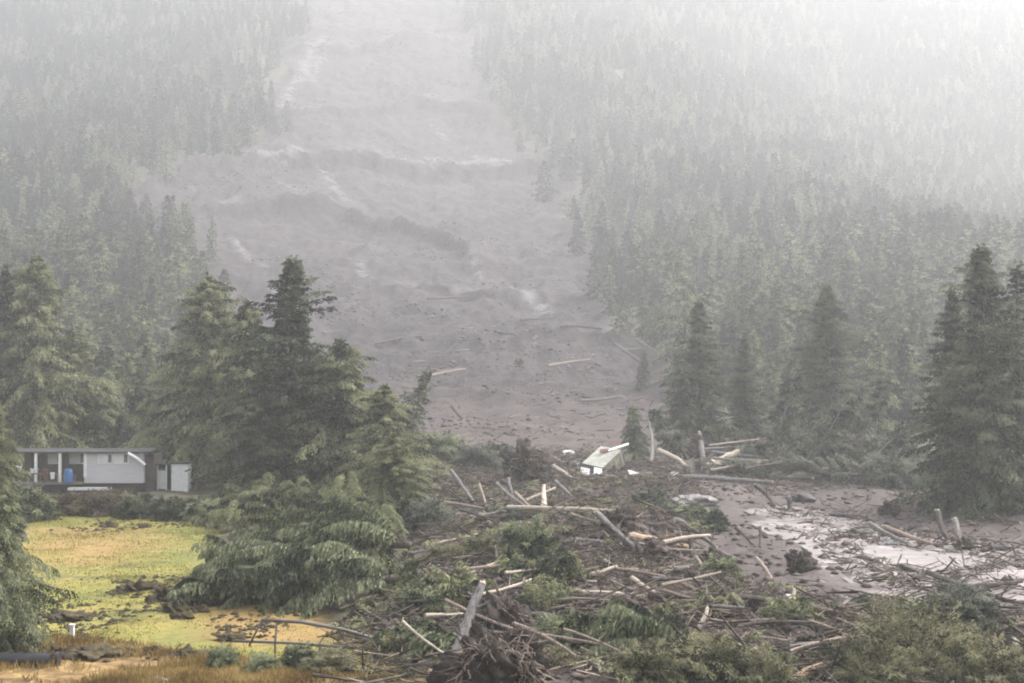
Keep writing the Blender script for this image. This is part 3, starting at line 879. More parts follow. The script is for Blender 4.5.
for pxc, pyb, w, h, mt, nm, lab in [(12, 478, .42, .75, 'white', 'bucket', 'white bucket at the far end of the porch'), (18.5, 472, .6, .55, 'curtain', 'bucket', 'pale tub higher on the far end of the porch'),
                                   (32, 473, .38, .4, 'curtain', 'bucket', 'small pale pot beside the first porch post'), (52.5, 479, .42, .62, 'white', 'bucket', 'white pail beside the blue barrel'),
                                   (45.5, 479, .55, .9, 'rustred', 'barrel', 'rust brown drum on the porch between the posts')]:
    b = ray_at(pxc, pyb, hb[1] - .65)
    o = link(nm, None, None, b); tag(o, lab, 'bucket' if nm == 'bucket' else 'barrel')
    lathe('body', [(w * .42, 0), (w * .46, h * .3), (w * .52, h), (w * .46, h * 1.0), (w * .42, h * .85)], mt, 12, o)
    lathe('rim', [(w * .525, h * .93), (w * .545, h * .95), (w * .545, h * 1.0), (w * .525, h * 1.02)], mt, 12, o)

# ------------------------------------------------------------------ shrubs
def shrub_meshes(seed, R, Hh, mat, n=150, leaf=.19, lw=.17, hang=.35, droop=.35, stems=9, sides_only=False):
    rng = np.random.default_rng(seed)
    sp = Sprays(); st = Geo()
    for k in range(n):
        a = rng.uniform(0, 6.283); el = rng.uniform(.05, 1.5)
        rr = rng.random() ** .5
        p0 = np.array([math.cos(a) * R * .35 * rr, math.sin(a) * R * .35 * rr, Hh * rng.uniform(.05, .45)])
        dv = np.array([math.cos(a) * math.cos(el), math.sin(a) * math.cos(el), math.sin(el) * Hh / R * .8])
        L = R * rng.uniform(.45, .9)
        ax = sp.bough(rng, p0, dv, L, droop, 22, .42 * R ** .5, leaf, leaf * lw, hang, per=5, floor=-.25)
        if k < stems:
            st.tube(np.vstack([[p0[0] * .3, p0[1] * .3, -.3], p0, ax[5], ax[-1]]), [.07, .05, .03, .008], 4, cap=False)
    return st.mesh('stem', M['bark']), sp.mesh('foliage', M[mat])
SHR = {}
for k_, v_ in dict(fresh=(37, 2.2, 1.6, 'hemlock', 110, .22, .17, .5, .4, 14), green=(31, 2.0, 2.2, 'cedar'), brown=(32, 1.9, 1.7, 'brownbrush'), olive=(33, 2.3, 2.0, 'olive', 190, .19, .14), grey=(34, 2.6, 2.6, 'greybrush', 170), dark=(35, 2.0, 2.0, 'spruce', 130),
                   willow=(36, 2.6, 2.6, 'olive', 130, .20, .11, .15, .22, 40)).items():
    SHR[k_] = shrub_meshes(*v_)
def shrub(kind, pxc, pyb, wpx, hpx, rot, label, name='shrub', group=None):
    b = at(pxc, pyb)
    m = b[1] / F
    R0 = {'green': 2.0, 'brown': 1.9, 'olive': 2.3, 'grey': 2.6, 'dark': 2.0, 'willow': 2.6, 'fresh': 2.2}[kind]
    H0_ = {'green': 2.4, 'brown': 1.9, 'olive': 2.3, 'grey': 2.9, 'dark': 2.2, 'willow': 3.0, 'fresh': 2.0}[kind]
    e = link(name, None, None, (b[0], b[1], ground(b[0], b[1]) - .1))
    e.scale = (wpx * m / 2 / R0, wpx * m / 2 / R0, hpx * m / H0_); e.rotation_euler = (0, 0, rot)
    link('stem', SHR[kind][0], e); link('foliage', SHR[kind][1], e)
    return tag(e, label, 'shrub', group)
for i, (k, x_, y_, w_, h_, lab) in enumerate([
    ('brown', 62, 513, 52, 26, 'red brown shrub in the hedge below the blue barrel'), ('brown', 100, 514, 56, 29, 'dark brown shrub in the hedge below the home windows'),
    ('dark', 138, 517, 50, 32, 'dark shrub in the hedge below the end of the home'), ('dark', 172, 519, 46, 30, 'dark green shrub in the hedge below the white shed'),
    ('green', 30, 520, 60, 42, 'grey green shrub below the porch at the left end of the hedge'), ('grey', 2, 540, 50, 50, 'grey green shrub at the left edge below the porch'),
    ('green', 204, 520, 46, 30, 'green shrub at the right end of the hedge'), ('brown', 84, 508, 50, 22, 'brown shrub in the hedge under the plank walk'),
    ('olive', 122, 508, 40, 20, 'olive shrub in the back of the hedge under the window wall'),
    ('green', 222, 668, 34, 34, 'small green clipped bush at the left end of the bent rail'), ('green', 262, 672, 40, 26, 'low green bush under the bent rail'),
    ('olive', 330, 676, 60, 28, 'olive weeds under the right end of the bent rail'), ('green', 300, 668, 40, 30, 'green weeds in the middle under the bent rail'),
    ('grey', 890, 488, 60, 46, 'rounded grey green bush right of the fallen tree tangle'), ('grey', 926, 486, 56, 42, 'rounded grey green bush nearest the right edge spruces'),
    ('dark', 965, 512, 60, 40, 'dark brush at the foot of the right edge spruces'), ('dark', 1010, 512, 60, 50, 'dark brush under the ragged right edge spruce'),
    ('olive', 705, 692, 110, 62, 'wide olive bush at the bottom right of the grey log'), ('olive', 650, 700, 80, 50, 'olive bush at the bottom edge beside the drooping fallen crown'),
    ('olive', 765, 700, 90, 66, 'olive bush at the bottom edge left of the willow'),
    ('willow', 915, 676, 150, 92, 'thin arching willow brush at the bottom right'), ('willow', 870, 690, 110, 66, 'low willow brush left of the arching willow'),
    ('olive', 985, 690, 100, 62, 'olive brush in the bottom right corner'), ('grey', 960, 650, 90, 56, 'grey green twigs behind the arching willow'),
    ('green', 440, 470, 60, 34, 'grey green bush at the back of the log pile'), ('grey', 478, 476, 60, 40, 'hazy bush behind the leaning poles'),
    ('dark', 500, 470, 36, 26, 'dark bush left of the black root plate'), ('green', 530, 580, 66, 62, 'bright green uprooted sapling in the middle of the log pile'),
    ('green', 720, 596, 50, 34, 'green brush above the long dark log'), ('grey', 622, 524, 50, 30, 'dark grey brush behind the log pile'),
    ('green', 690, 524, 60, 26, 'matted green brush left of the pale boulder'), ('olive', 445, 575, 50, 36, 'yellow green brush left of the upright snag'),
    ('green', 420, 625, 60, 44, 'green brush left of the grey leaning log'), ('olive', 400, 668, 60, 42, 'yellow green weeds left of the great root mass'),
    ('green', 560, 640, 60, 44, 'green brush right of the great root mass'), ('olive', 480, 575, 46, 40, 'olive brush behind the grey leaning log'),
    ('olive', 555, 690, 60, 36, 'olive weeds at the bottom edge right of the great root mass'), ('grey', 402, 512, 60, 56, 'grey twiggy brush right of the tall clump'),
    ('grey', 20, 500, 44, 26, 'grey green brush before the porch posts'), ('brown', 118, 503, 40, 20, 'thin brown brush before the window wall'),
    ('grey', 430, 545, 60, 50, 'grey twiggy brush at the left end of the log pile'),
    ('fresh', 452, 610, 74, 50, 'bright green torn bough heap behind the grey leaning log'), ('fresh', 415, 660, 66, 44, 'bright green torn bough heap at the bottom left of the pile'),
    ('fresh', 545, 612, 70, 46, 'green torn bough heap right of the upright snag'), ('fresh', 590, 668, 80, 50, 'green torn bough heap at the bottom middle'),
    ('fresh', 660, 640, 60, 30, 'green torn bough heap below the pale stripped log'), ('fresh', 400, 600, 60, 46, 'green torn bough heap beside the largest fallen cedar'),
    ('fresh', 370, 630, 60, 30, 'green torn bough heap behind the right end of the bent rail'), ('dark', 648, 520, 60, 34, 'dark green bough heap behind the torn slab'),
    ('dark', 700, 530, 56, 28, 'dark green bough heap left of the water'), ('fresh', 790, 640, 70, 34, 'green torn bough heap left of the arching willow'),
    ]):
    shrub(k, x_, y_, w_, h_, i * 1.7, lab)

# ------------------------------------------------------------------ fallen trees
def fallen(seed, p_base, p_tip, R, mat, label, nb=90, hang=.9, droop=.45, leaf=.25, bark='bark', bare=.0, name='fallen_tree', rise=.5, twig=.55):
    """uprooted conifer: base and tip given as pixels on the ground"""
    rng = np.random.default_rng(seed)
    A = at(*p_base); B = at(*p_tip)
    A[2] = ground(A[0], A[1]) + rise * R * .5; B[2] = ground(B[0], B[1]) + rise * .6
    o = A.copy(); o[2] = ground(A[0], A[1])
    L = np.linalg.norm(B - A)
    ax = (B - A) / L
    s1 = nrm(np.cross(ax, [0, 0, 1])); up = np.cross(s1, ax)
    e = link(name, None, None, o)
    tag(e, label, 'fallen tree', 'trees thrown down by the slide')
    P = np.array([A + (B - A) * t + up * .25 * math.sin(t * 3.1) for t in np.linspace(0, 1, 7)]) - o
    tr = Geo().tube(P, np.linspace(.011 * L + .06, .03, 7), 7)
    sp = Sprays()
    for k in range(nb):
        t = bare + (1 - bare) * (k + rng.random()) / nb
        a = rng.normal(0, .95)
        rad = s1 * math.sin(a) + up * math.cos(a)
        Lb = R * (.35 + .75 * (1 - t) ** .6) * rng.uniform(.65, 1.2)
        p0 = A + (B - A) * t - o
        axp = sp.bough(rng, p0, rad * 1.0 + ax * .55 + np.array([0, 0, .15]), Lb, droop * rng.uniform(.7, 1.3), int(22 + 14 * Lb), twig * rng.uniform(.7, 1.3), leaf, leaf * .16, hang, per=6, floor=-1.2, jit=.3)
        if k % 2 == 0:
            tr.tube(np.vstack([p0, axp[len(axp) // 2], axp[-1]]), [.05, .03, .01], 3, cap=False)
    link('trunk', tr.mesh('trunk', M[bark], True), e)
    link('crown', sp.mesh('crown', M[mat]), e)
    return e
fallen(201, (395, 606), (192, 604), 5.2, 'cedar', 'largest fallen cedar with drooping fronds lying across the lawn edge', 110, 1.0, .55, twig=.7)
fallen(202, (410, 588), (220, 570), 6.4, 'cedar', 'fallen cedar crown heaped behind the largest fallen cedar', 110, 1.0, .55, twig=.7)
fallen(203, (392, 556), (205, 524), 5.4, 'hemlock', 'pale fallen hemlock stretching toward the hedge', 100, .95, .5, twig=.7)
fallen(204, (360, 530), (230, 502), 5.6, 'hemlock', 'fallen hemlock top heaped at the foot of the tall clump', 80, .9, .5, twig=.7)
fallen(205, (690, 676), (545, 660), 3.3, 'cedar', 'drooping fallen cedar crown right of the great root mass', 90, 1.2, .5)
fallen(206, (585, 600), (500, 585), 2.4, 'hemlock', 'olive fallen crown in the middle of the log pile', 60, .7, .4)
fallen(207, (500, 612), (396, 606), 2.5, 'hemlock', 'yellow green fallen crown left of the grey leaning log', 70, .8, .4)
fallen(208, (470, 678), (385, 664), 1.9, 'cedar', 'small fallen crown at the bottom left of the great root mass', 60, .8, .4)
fallen(209, (730, 526), (592, 518), 1.9, 'spruce', 'dark fallen spruce behind the log pile', 80, .6, .4)
fallen(210, (872, 487), (690, 479), 3.8, 'greybrush', 'long grey fallen tree at the front of the tangle', 90, .6, .4, bark='greybark')
fallen(211, (880, 480), (705, 470), 4.8, 'spruce', 'dark fallen spruce in the middle of the tangle', 90, .6, .4)
fallen(212, (875, 472), (725, 460), 6.0, 'greybrush', 'hazy fallen tree at the back of the tangle', 90, .6, .4)
fallen(213, (1030, 500), (930, 494), 2.2, 'greybrush', 'fallen tree lying under the right edge spruces', 60, .6, .4)
fallen(214, (520, 545), (420, 528), 1.6, 'greybrush', 'stripped grey fallen top across the log pile', 40, .6, .4)
fallen(215, (740, 620), (640, 632), 1.4, 'olive', 'olive fallen branch heap below the long dark log', 50, .8, .4)

def leaning(seed, low, high, R, mat, label, nb=55):
    rng = np.random.default_rng(seed)
    A = at(*low); A[2] = ground(A[0], A[1])
    B = ray_at(high[0], high[1], A[1] + 1.5)
    e = link('leaning_tree', None, None, A); tag(e, label, 'leaning tree', 'trees thrown down by the slide')
    D = B - A; L = np.linalg.norm(D); ax = D / L
    s1 = nrm(np.cross(ax, [0, 1, 0])); s2 = np.cross(s1, ax)
    tr = Geo().tube([D * t for t in np.linspace(-.02, 1, 6)], np.linspace(.016 * L + .05, .03, 6), 7)
    sp = Sprays()
    for k in range(nb):
        t = .15 + .85 * (k + rng.random()) / nb
        a = rng.uniform(0, 6.283)
        sp.bough(rng, D * t, s1 * math.cos(a) + s2 * math.sin(a) + ax * .4, R * (1.15 - t) * rng.uniform(.6, 1.2), .3, 26, .7, .34, .06, .6, per=5)
    link('trunk', tr.mesh('trunk', M['greybark'], True), e); link('crown', sp.mesh('crown', M[mat]), e)
leaning(301, (752, 474), (866, 388), 3.4, 'greybrush', 'grey tree leaning up to the right over the tangle')
leaning(302, (800, 478), (852, 392), 3.6, 'spruce', 'dark tree leaning steeply against the lone spruce')
leaning(303, (842, 482), (905, 428), 3.0, 'greybrush', 'short grey tree leaning over the rounded bushes')
leaning(305, (770, 470), (795, 372), 3.4, 'spruce', 'dark tree leaning slightly right beside the lone spruce')
leaning(306, (905, 476), (848, 408), 3.2, 'greybrush', 'grey tree leaning left toward the lone spruce')
leaning(307, (715, 468), (792, 428), 3.0, 'greybrush', 'long grey tree leaning low to the right at the tangle front')
leaning(308, (868, 470), (884, 376), 3.2, 'spruce', 'dark tree leaning right above the rounded bushes')
leaning(309, (935, 482), (898, 424), 2.6, 'greybrush', 'grey broken tree leaning left above the rounded bushes')
leaning(304, (690, 462), (652, 410), 2.6, 'greybrush', 'small tree leaning left over the cream fragment')

# ------------------------------------------------------------------ logs, poles and snags
def log(p0, p1, dpx, mat, label, name='log', taper=.65, ends=True, bend=.045, stub=0, group='logs left by the slide', lift=0.0):
    rng = np.random.default_rng(int(p0[0] * 7 + p0[1] * 13 + p1[0]))
    lo, hi = (p0, p1) if p0[1] >= p1[1] else (p1, p0)
    A = at(*lo, HF); G = at(*hi, HF)
    m = A[1] / F
    want = math.hypot(lo[0] - hi[0], lo[1] - hi[1]) * m * (1.35 if abs(lo[0] - hi[0]) > .6 * abs(lo[1] - hi[1]) else 1.04) + .2
    k = 1.0
    while k > .05:
        B = ray_at(hi[0], hi[1], A[1] + k * (G[1] - A[1]))
        if np.linalg.norm(B - A) <= want: break
        k -= .05
    r = dpx * m / 2
    lift = lift + .10 + .02 * np.linalg.norm(B - A)
    A = A + np.array([0, 0, r * .5 + lift]); B = B + np.array([0, 0, r * .5 + lift])
    if p0[1] < p1[1]: A, B = B, A
    D = B - A; L = np.linalg.norm(D); ax = D / L
    n = 8
    off = nrm(np.cross(ax, rng.normal(0, 1, 3))) * L * bend * rng.uniform(-1, 1)
    P = np.array([D * t + off * math.sin(t * 3.14) + rng.normal(0, r * .08, 3) for t in np.linspace(0, 1, n)])
    R = np.linspace(r, r * taper, n)
    o = link(name, Geo().tube(P, R, 8, True, rng, .14).mesh(name, M[mat]), None, A)
    if ends and dpx >= 5:
        for q, dirv, rr in ((P[0], -ax, R[0]), (P[-1], ax, R[-1])):
            g = Geo(); u_ = nrm(np.cross(ax, [0.2, .1, 1])); w_ = np.cross(ax, u_)
            b = len(g.V)
            for c in range(9):
                a = 6.2832 * c / 9
                g.V.append(tuple(q + rr * .93 * (u_ * math.cos(a) + w_ * math.sin(a)) + dirv * .01))
            for c in range(9):
                a = 6.2832 * c / 9
                g.V.append(tuple(q + rr * rng.uniform(.45, .85) * (u_ * math.cos(a) + w_ * math.sin(a)) + dirv * rr * rng.uniform(.15, 1.3)))
            for c in range(9):
                g.F.append((c, (c + 1) % 9, 9 + (c + 1) % 9, 9 + c))
            g.F.append(tuple(range(9, 18)))
            link('broken_end', g.mesh('broken_end', M['brokenwood' if mat in ('palewood', 'brownwood') else 'palewood']), o)
    for k in range(stub):
        t = rng.uniform(.2, .95)
        q = D * t
        dv = nrm(rng.normal(0, 1, 3) + np.array([0, 0, .8]) + ax * .4)
        ls = rng.uniform(.5, 1.5) * max(r * 4, .5)
        link('branch_stub', Geo().tube([q, q + dv * ls * .6, q + dv * ls + np.array([0, 0, .1])], [r * .3, r * .2, r * .07], 5).mesh('branch_stub', M[mat]), o)
    return tag(o, label, 'log' if name == 'log' else name.replace('_', ' '), group)
rngp = np.random.default_rng(88)
for k in range(16):
    x_, y_ = rngp.uniform(690, 800), rngp.uniform(452, 484)
    l_ = rngp.uniform(50, 110); a = rngp.normal(-.03, .10)
    mt = ['greybark', 'brownwood', 'bark'][k % 3]
    log((x_, y_), (x_ + l_ * math.cos(a), y_ + l_ * math.sin(a)), rngp.uniform(2.0, 3.6), mt,
        f"thin {['grey', 'brown', 'dark'][k % 3]} trunk in the tangle of fallen trees", stub=2, group='thin trunks in the tangle', lift=rngp.uniform(.3, 2.2))
LOGS = [
 ((427, 504), (516, 521), 3.5, 'brownwood', 'brown log slanting across the back left of the log pile'),
 ((440, 521), (518, 523), 5, 'brownwood', 'thick brown log lying flat left of the cream stump'),
 ((508, 513), (618, 517), 5, 'palewood', 'long pale log lying flat behind the cream stump'),
 ((451, 474), (476, 509), 4, 'greybark', 'grey pole leaning left at the back of the pile'),
 ((479, 487), (489, 514), 3, 'brownwood', 'thin brown pole standing beside the grey leaning pole'),
 ((508, 481), (516, 509), 3.5, 'greybark', 'grey pole standing behind the long pale log'),
 ((515, 496), (531, 511), 4, 'brownwood', 'short brown log propped against the long pale log'),
 ((536, 452), (566, 467), 4, 'brownwood', 'upper log of the bundle beside the black root plate'),
 ((540, 460), (573, 483), 4.5, 'palewood', 'middle pale log of the bundle beside the black root plate'),
 ((538, 465), (554, 483), 3.5, 'brownwood', 'shortest log of the bundle below the black root plate'),
 ((555, 484), (576, 505), 4, 'greybark', 'grey log slanting down from the bundle to the long pale log'),
 ((597, 518), (642, 558), 6, 'greybark', 'long grey log slanting down through the middle of the pile', 2),
 ((582, 600), (718, 613), 6.5, 'palewood', 'long pale stripped log across the front of the pile', 2),
 ((648, 602), (800, 610), 7, 'bark', 'long dark log crossing behind the pale stripped log', 2),
 ((777, 613), (845, 619), 5, 'brownwood', 'brown log at the right end of the long dark log'),
 ((612, 614), (630, 624), 4, 'palewood', 'short pale stick below the pale stripped log'),
 ((589, 579), (617, 570), 4, 'palewood', 'pale branch forming the lower arm of a fork in the pile'),
 ((604, 563), (617, 571), 3.5, 'palewood', 'pale branch forming the upper arm of a fork in the pile'),
 ((632, 582), (658, 599), 4.5, 'palewood', 'pale slanting log right of the forked branch'),
 ((663, 589), (691, 598), 4, 'brownwood', 'lower of two brown logs side by side in the pile'),
 ((668, 584), (698, 595), 4, 'brownwood', 'upper of two brown logs side by side in the pile'),
 ((649, 555), (683, 544), 5, 'bark', 'dark log rising to the right of the long grey log'),
 ((632, 541), (690, 553), 7, 'brokenwood', 'torn orange slab of wood behind the dark rising log'),
 ((678, 524), (716, 551), 5.5, 'greybark', 'grey log slanting down at the right of the torn slab', 1),
 ((669, 501), (682, 486), 4, 'bark', 'short dark pole left of the pale boulder'),
 ((676, 481), (772, 487), 5, 'greybark', 'long grey log lying before the tangle of fallen trees', 2),
 ((659, 454), (686, 469), 5.5, 'palewood', 'pale slanting log below the dark drooping cedar'),
 ((704, 474), (737, 457), 9, 'palewood', 'thick bleached log in front of the tangle'),
 ((698, 635), (708, 612), 5, 'palewood', 'pale stick crossing under the long dark log'),
 ((696, 560), (706, 574), 3.5, 'brownwood', 'short brown stick below the torn slab'),
 ((690, 536), (691, 558), 4, 'bark', 'dark upright post beside the torn slab'),
 ((454, 669), (482, 591), 11, 'greybark', 'thick grey log leaning on the great root mass', 2),
 ((425, 550), (478, 538), 4, 'brownwood', 'brown log left of the bright green sapling'),
 ((738, 532), (753, 548), 3.5, 'bark', 'dark slanting stick in the open mud'),
 ((760, 530), (760, 550), 3, 'bark', 'thin upright stick in the open mud'),
 ((756, 562), (772, 583), 4, 'brownwood', 'brown slanting stick in the mud above the long dark log'),
 ((927, 578), (1030, 613), 6, 'bark', 'long dark log reaching out of the right edge across the water', 2),
 ((966, 591), (1022, 586), 5, 'bark', 'dark log lying behind the long log at the right edge'),
 ((870, 528), (909, 548), 5, 'greybark', 'left grey log of the pair lying in the water'),
 ((885, 531), (932, 548), 5, 'brownwood', 'right brown log of the pair lying in the water'),
 ((831, 518), (856, 522), 4, 'bark', 'short dark log at the upper end of the water'),
 ((937, 516), (948, 545), 6, 'bark', 'dark snag standing by the pair of logs in the water'),
 ((955, 524), (963, 549), 6, 'greybark', 'grey snag leaning beside the dark snag in the water'),
 ((912, 661), (948, 657), 9, 'palewood', 'pale broken log under the arching willow'),
 ((946, 659), (992, 668), 6, 'bark', 'dark log lying right of the pale broken log'),
 ((796, 684), (828, 670), 9, 'brokenwood', 'orange splintered log at the bottom edge'),
 ((850, 666), (871, 646), 4, 'greybark', 'grey stick in the willow brush'),
 ((756, 489), (776, 510), 4.5, 'bark', 'dark slanting log right of the pale boulder'),
 ((819, 477), (859, 468), 4, 'brownwood', 'brown log left of the rounded bushes'),
 ((739, 474), (813, 482), 4.5, 'greybark', 'long grey log in the front of the tangle'),
 ((962, 452), (1022, 481), 5, 'palewood', 'pale trunk leaning down to the right edge'),
 ((808, 626), (844, 639), 4.5, 'brownwood', 'brown stick left of the arching willow'),
 ((789, 501), (790, 513), 5, 'bark', 'short dark stump at the edge of the water'),
 ((560, 560), (600, 552), 4, 'brownwood', 'brown stick left of the long grey log'),
 ((575, 543), (612, 547), 4, 'greybark', 'grey stick lying across the long grey log'),
 ((528, 528), (570, 534), 4.5, 'brownwood', 'brown log in front of the long pale log'),
 ((700, 572), (745, 580), 4, 'brownwood', 'brown log half sunk in mud right of the pile'),
 ((600, 640), (640, 628), 4, 'greybark', 'grey stick above the drooping fallen crown'),
 ((740, 640), (790, 646), 4.5, 'brownwood', 'brown log behind the wide olive bush'),
 ((840, 610), (878, 626), 4, 'brownwood', 'brown stick at the lower edge of the water'),
 ((985, 640), (1024, 628), 5, 'brownwood', 'brown log behind the bottom right brush'),
 ((860, 560), (880, 566), 3.5, 'bark', 'small dark stick lying in the water'),
 ((985, 520), (1020, 526), 4.5, 'bark', 'dark log on the mud below the ragged spruce'),
 ((722, 556), (742, 564), 3.5, 'greybark', 'small grey stick in the open mud'),
 ((345, 612), (400, 620), 5, 'brownwood', 'brown log in front of the largest fallen cedar'),
 ((400, 560), (432, 552), 4, 'greybark', 'grey pole sticking out of the fallen cedars'),
 ((375, 346), (421, 338), 2.6, 'bark', 'dark log with a root knob on the upper slide'),
 ((428, 301), (469, 298), 2.6, 'bark', 'highest dark log lying level on the slide'),
 ((498, 334), (528, 338), 2.4, 'bark', 'dark log below the white rock patch on the slide'),
 ((520, 322), (556, 319), 2.4, 'bark', 'dark log just under the white rock patch'),
 ((560, 328), (602, 331), 2.4, 'bark', 'dark log at the right of the upper slide'),
 ((430, 378), (466, 371), 2.4, 'brownwood', 'brown log on the middle of the mud fan'),
 ((548, 368), (590, 362), 2.6, 'brownwood', 'brown log on the right of the mud fan'),
 ((580, 403), (622, 398), 2.8, 'greybark', 'grey log on the lower right of the mud fan'),
 ((645, 388), (668, 380), 2.6, 'greybark', 'grey log by the edge of the trees beside the slide'),
 ((452, 408), (462, 420), 3, 'bark', 'dark upturned stub on the left of the mud fan'),
 ((622, 352), (660, 346), 2.6, 'greybark', 'grey log by the wood pile at the right edge of the slide'),
 ((615, 345), (640, 362), 1.8, 'greybark', 'grey broken log in the wood pile right of the slide'),
 ((636, 340), (664, 358), 1.8, 'greybark', 'second grey broken log in the wood pile right of the slide'),
]
for L_ in LOGS:
    log(L_[0], L_[1], L_[2] * 1.12, L_[3], L_[4], stub=L_[5] + 2 if len(L_) > 5 else (1 if L_[2] >= 3.5 else 0))
log((544, 512), (544, 489), 7, 'palewood', 'cream broken stump standing upright behind the long pale log', 'stump', .45)
log((794, 609), (794, 592), 6, 'palewood', 'small pale stump above the long dark log', 'stump', .5)
log((500, 571), (496, 549), 5, 'palewood', 'pale upright snag behind the grey leaning log', 'snag', .4)
log((651, 466), (649, 425), 3.5, 'greybark', 'pale dead trunk beside the yellow green sapling', 'snag', .6)
log((703, 460), (699, 436), 6, 'greybark', 'pale trunk foot under the dark spruce by the slide', 'snag', .7)
log((494, 690), (496, 662), 15, 'brokenwood', 'orange torn stump at the bottom of the great root mass', 'stump', .8)
log((430, 690), (432, 674), 8, 'brokenwood', 'small orange torn stump left of the great root mass', 'stump', .7)

rngl = np.random.default_rng(77)
fan = 0
for k in range(400):
    px_, py_ = rngl.uniform(390, 680), rngl.uniform(300, 462)
    g_ = at(px_, py_)
    if slide_mask(np.array([g_[0]]), np.array([g_[1]]))[0] < .8: continue
    a = rngl.normal(0, .8); l_ = rngl.uniform(5, 17) * (py_ / 430) ** 1.5
    mt = ['bark', 'bark', 'brownwood', 'greybark'][rngl.integers(4)]
    band = 'upper' if py_ < 345 else 'middle' if py_ < 400 else 'lower'
    side = 'left' if px_ < 470 else 'middle' if px_ < 560 else 'right'
    log((px_, py_), (px_ + l_ * math.cos(a), py_ + l_ * math.sin(a) * .45), rngl.uniform(1.4, 2.4), mt,
        f"small {'dark' if mt == 'bark' else 'brown' if mt == 'brownwood' else 'grey'} log scattered on the {band} {side} of the mud fan", group='small logs scattered over the mud fan')
    fan += 1
    if fan >= 48: break

rngq = np.random.default_rng(99)
nq = 0
while nq < 60:
    x_, y_ = rngq.uniform(400, 900), rngq.uniform(490, 668)
    g_ = at(x_, y_)
    if _debris(np.array([g_[0]]), np.array([g_[1]]))[0] < .8: continue
    a = rngq.uniform(-.55, .7); l_ = rngq.uniform(24, 70) * (y_ / 580)
    mt = ['greybark', 'brownwood', 'bark', 'brownwood', 'bark', 'palewood'][nq % 6]
    row = 'back' if y_ < 545 else 'middle' if y_ < 605 else 'front'
    side = 'left' if x_ < 520 else 'centre' if x_ < 660 else 'right'
    log((x_, y_), (x_ + l_ * math.cos(a), y_ + l_ * math.sin(a)), rngq.uniform(2.0, 4.4) * (y_ / 580), mt,
        f"{dict(greybark='grey', brownwood='brown', palewood='pale', bark='dark')[mt]} broken log in the {row} {side} of the log pile", stub=2, group='broken logs in the pile', lift=rngq.uniform(.15, .6))
    nq += 1

# ------------------------------------------------------------------ root plates, clods, boulders
def blob(seed, R, sq, mat, rough=.35, n=16, name='lump', freq=1.3, octs=3):
    rng = np.random.default_rng(seed)
    off = rng.uniform(0, 50, 2)
    th = np.repeat(np.linspace(0, math.pi, n + 1), 2 * n); ph = np.tile(np.arange(2 * n) * math.pi / n, n + 1)
    D = np.stack([np.sin(th) * np.cos(ph), np.sin(th) * np.sin(ph), np.cos(th)], -1)
    q = D * freq * 2; r = np.ones(len(D)); am = rough; fr_ = 1.0
    for k in range(octs):
        r = r + am * (vnoise(q[:, 0] * fr_ + q[:, 2] * fr_ * .7 + off[0], q[:, 1] * fr_ - q[:, 2] * fr_ * .6 + off[1], seed + k * 3) * 2 - 1) * .75
        fr_ *= 2.1; am *= .55
    V = D * np.maximum(r, .25)[:, None] * R * np.array(sq)
    i_ = np.arange(n)[:, None] * 2 * n; k_ = np.arange(2 * n)[None]; k2 = (k_ + 1) % (2 * n)
    Q = np.stack([i_ + k_, i_ + 2 * n + k_, i_ + 2 * n + k2, i_ + k2], -1).reshape(-1, 4)
    return mesh_np(name, V, Q, M[mat], True)

def rootwad(seed, pxc, pyb, rpx, label, nroots=16, depth=.5, mat='root'):
    rng = np.random.default_rng(seed)
    b = at(pxc, pyb, HF)
    R = rpx * b[1] / F
    e = link('root_plate', None, None, b); tag(e, label, 'root plate', 'torn up root plates')
    big = R > 1.2
    pl = link('soil_plate', blob(seed, R * .78, (1, depth, .8), mat, .9, 34 if big else 14, 'soil_plate', 1.9, 4), e)
    pl.location = (0, 0, R * .42)
    for k in range(2):
        p2 = link('soil_lump', blob(seed + 9 + k, R * .45, (1, .8, .6), mat, .9, 20 if big else 9, 'soil_lump', 1.9, 4), e)
        p2.location = (rng.uniform(-.7, .7) * R, rng.uniform(-.5, .1) * R, R * rng.uniform(.05, .25))
    g = Geo()                                    # the hair of thin roots
    for k in range(nroots * (5 if big else 2)):
        a = rng.uniform(-.4, 3.54)
        rad = np.array([math.cos(a), -rng.uniform(.1, 1.2), math.sin(a)])
        P = [np.array([0, 0, R * .42]) + rad * R * rng.uniform(.2, .8) * np.array([1, depth, .8])]
        v = nrm(rad * .4 + rng.normal(0, .8, 3) + np.array([0, 0, -.2]))
        for q in range(3):
            P.append(P[-1] + v * R * rng.uniform(.1, .22)); v = nrm(v + rng.normal(0, .4, 3) + np.array([0, 0, -.2]))
        g.tube(P, R * .011 * np.array([1, .8, .6, .2]) + .006, 3, False)
    link('fine_roots', g.mesh('fine_roots', M['brownwood']), e)
    for k in range(nroots):
        a = rng.uniform(-.4, 3.54)
        rad = np.array([math.cos(a), -rng.uniform(.0, .7), math.sin(a)])
        P = [np.array([0, 0, R * .45]) + rad * R * rng.uniform(.15, .6) * np.array([1, depth, .8])]
        v = nrm(rad * .6 + rng.normal(0, .6, 3))
        step = R * rng.uniform(.12, .24)
        for q in range(5):
            P.append(P[-1] + v * step)
            v = nrm(v + rng.normal(0, .45, 3) + np.array([0, 0, -.18]))
        w = R * rng.uniform(.02, .05)
        link('root', Geo().tube(P, w * np.array([1, .85, .65, .5, .3, .1]), 5, False).mesh('root', M[['root', 'root', 'brownwood'][k % 3]]), e)
    return e
rootwad(401, 525, 478, 23, 'black root plate standing at the back of the log pile', 14)
rootwad(402, 500, 694, 52, 'great dark root mass at the bottom centre', 70, .7)
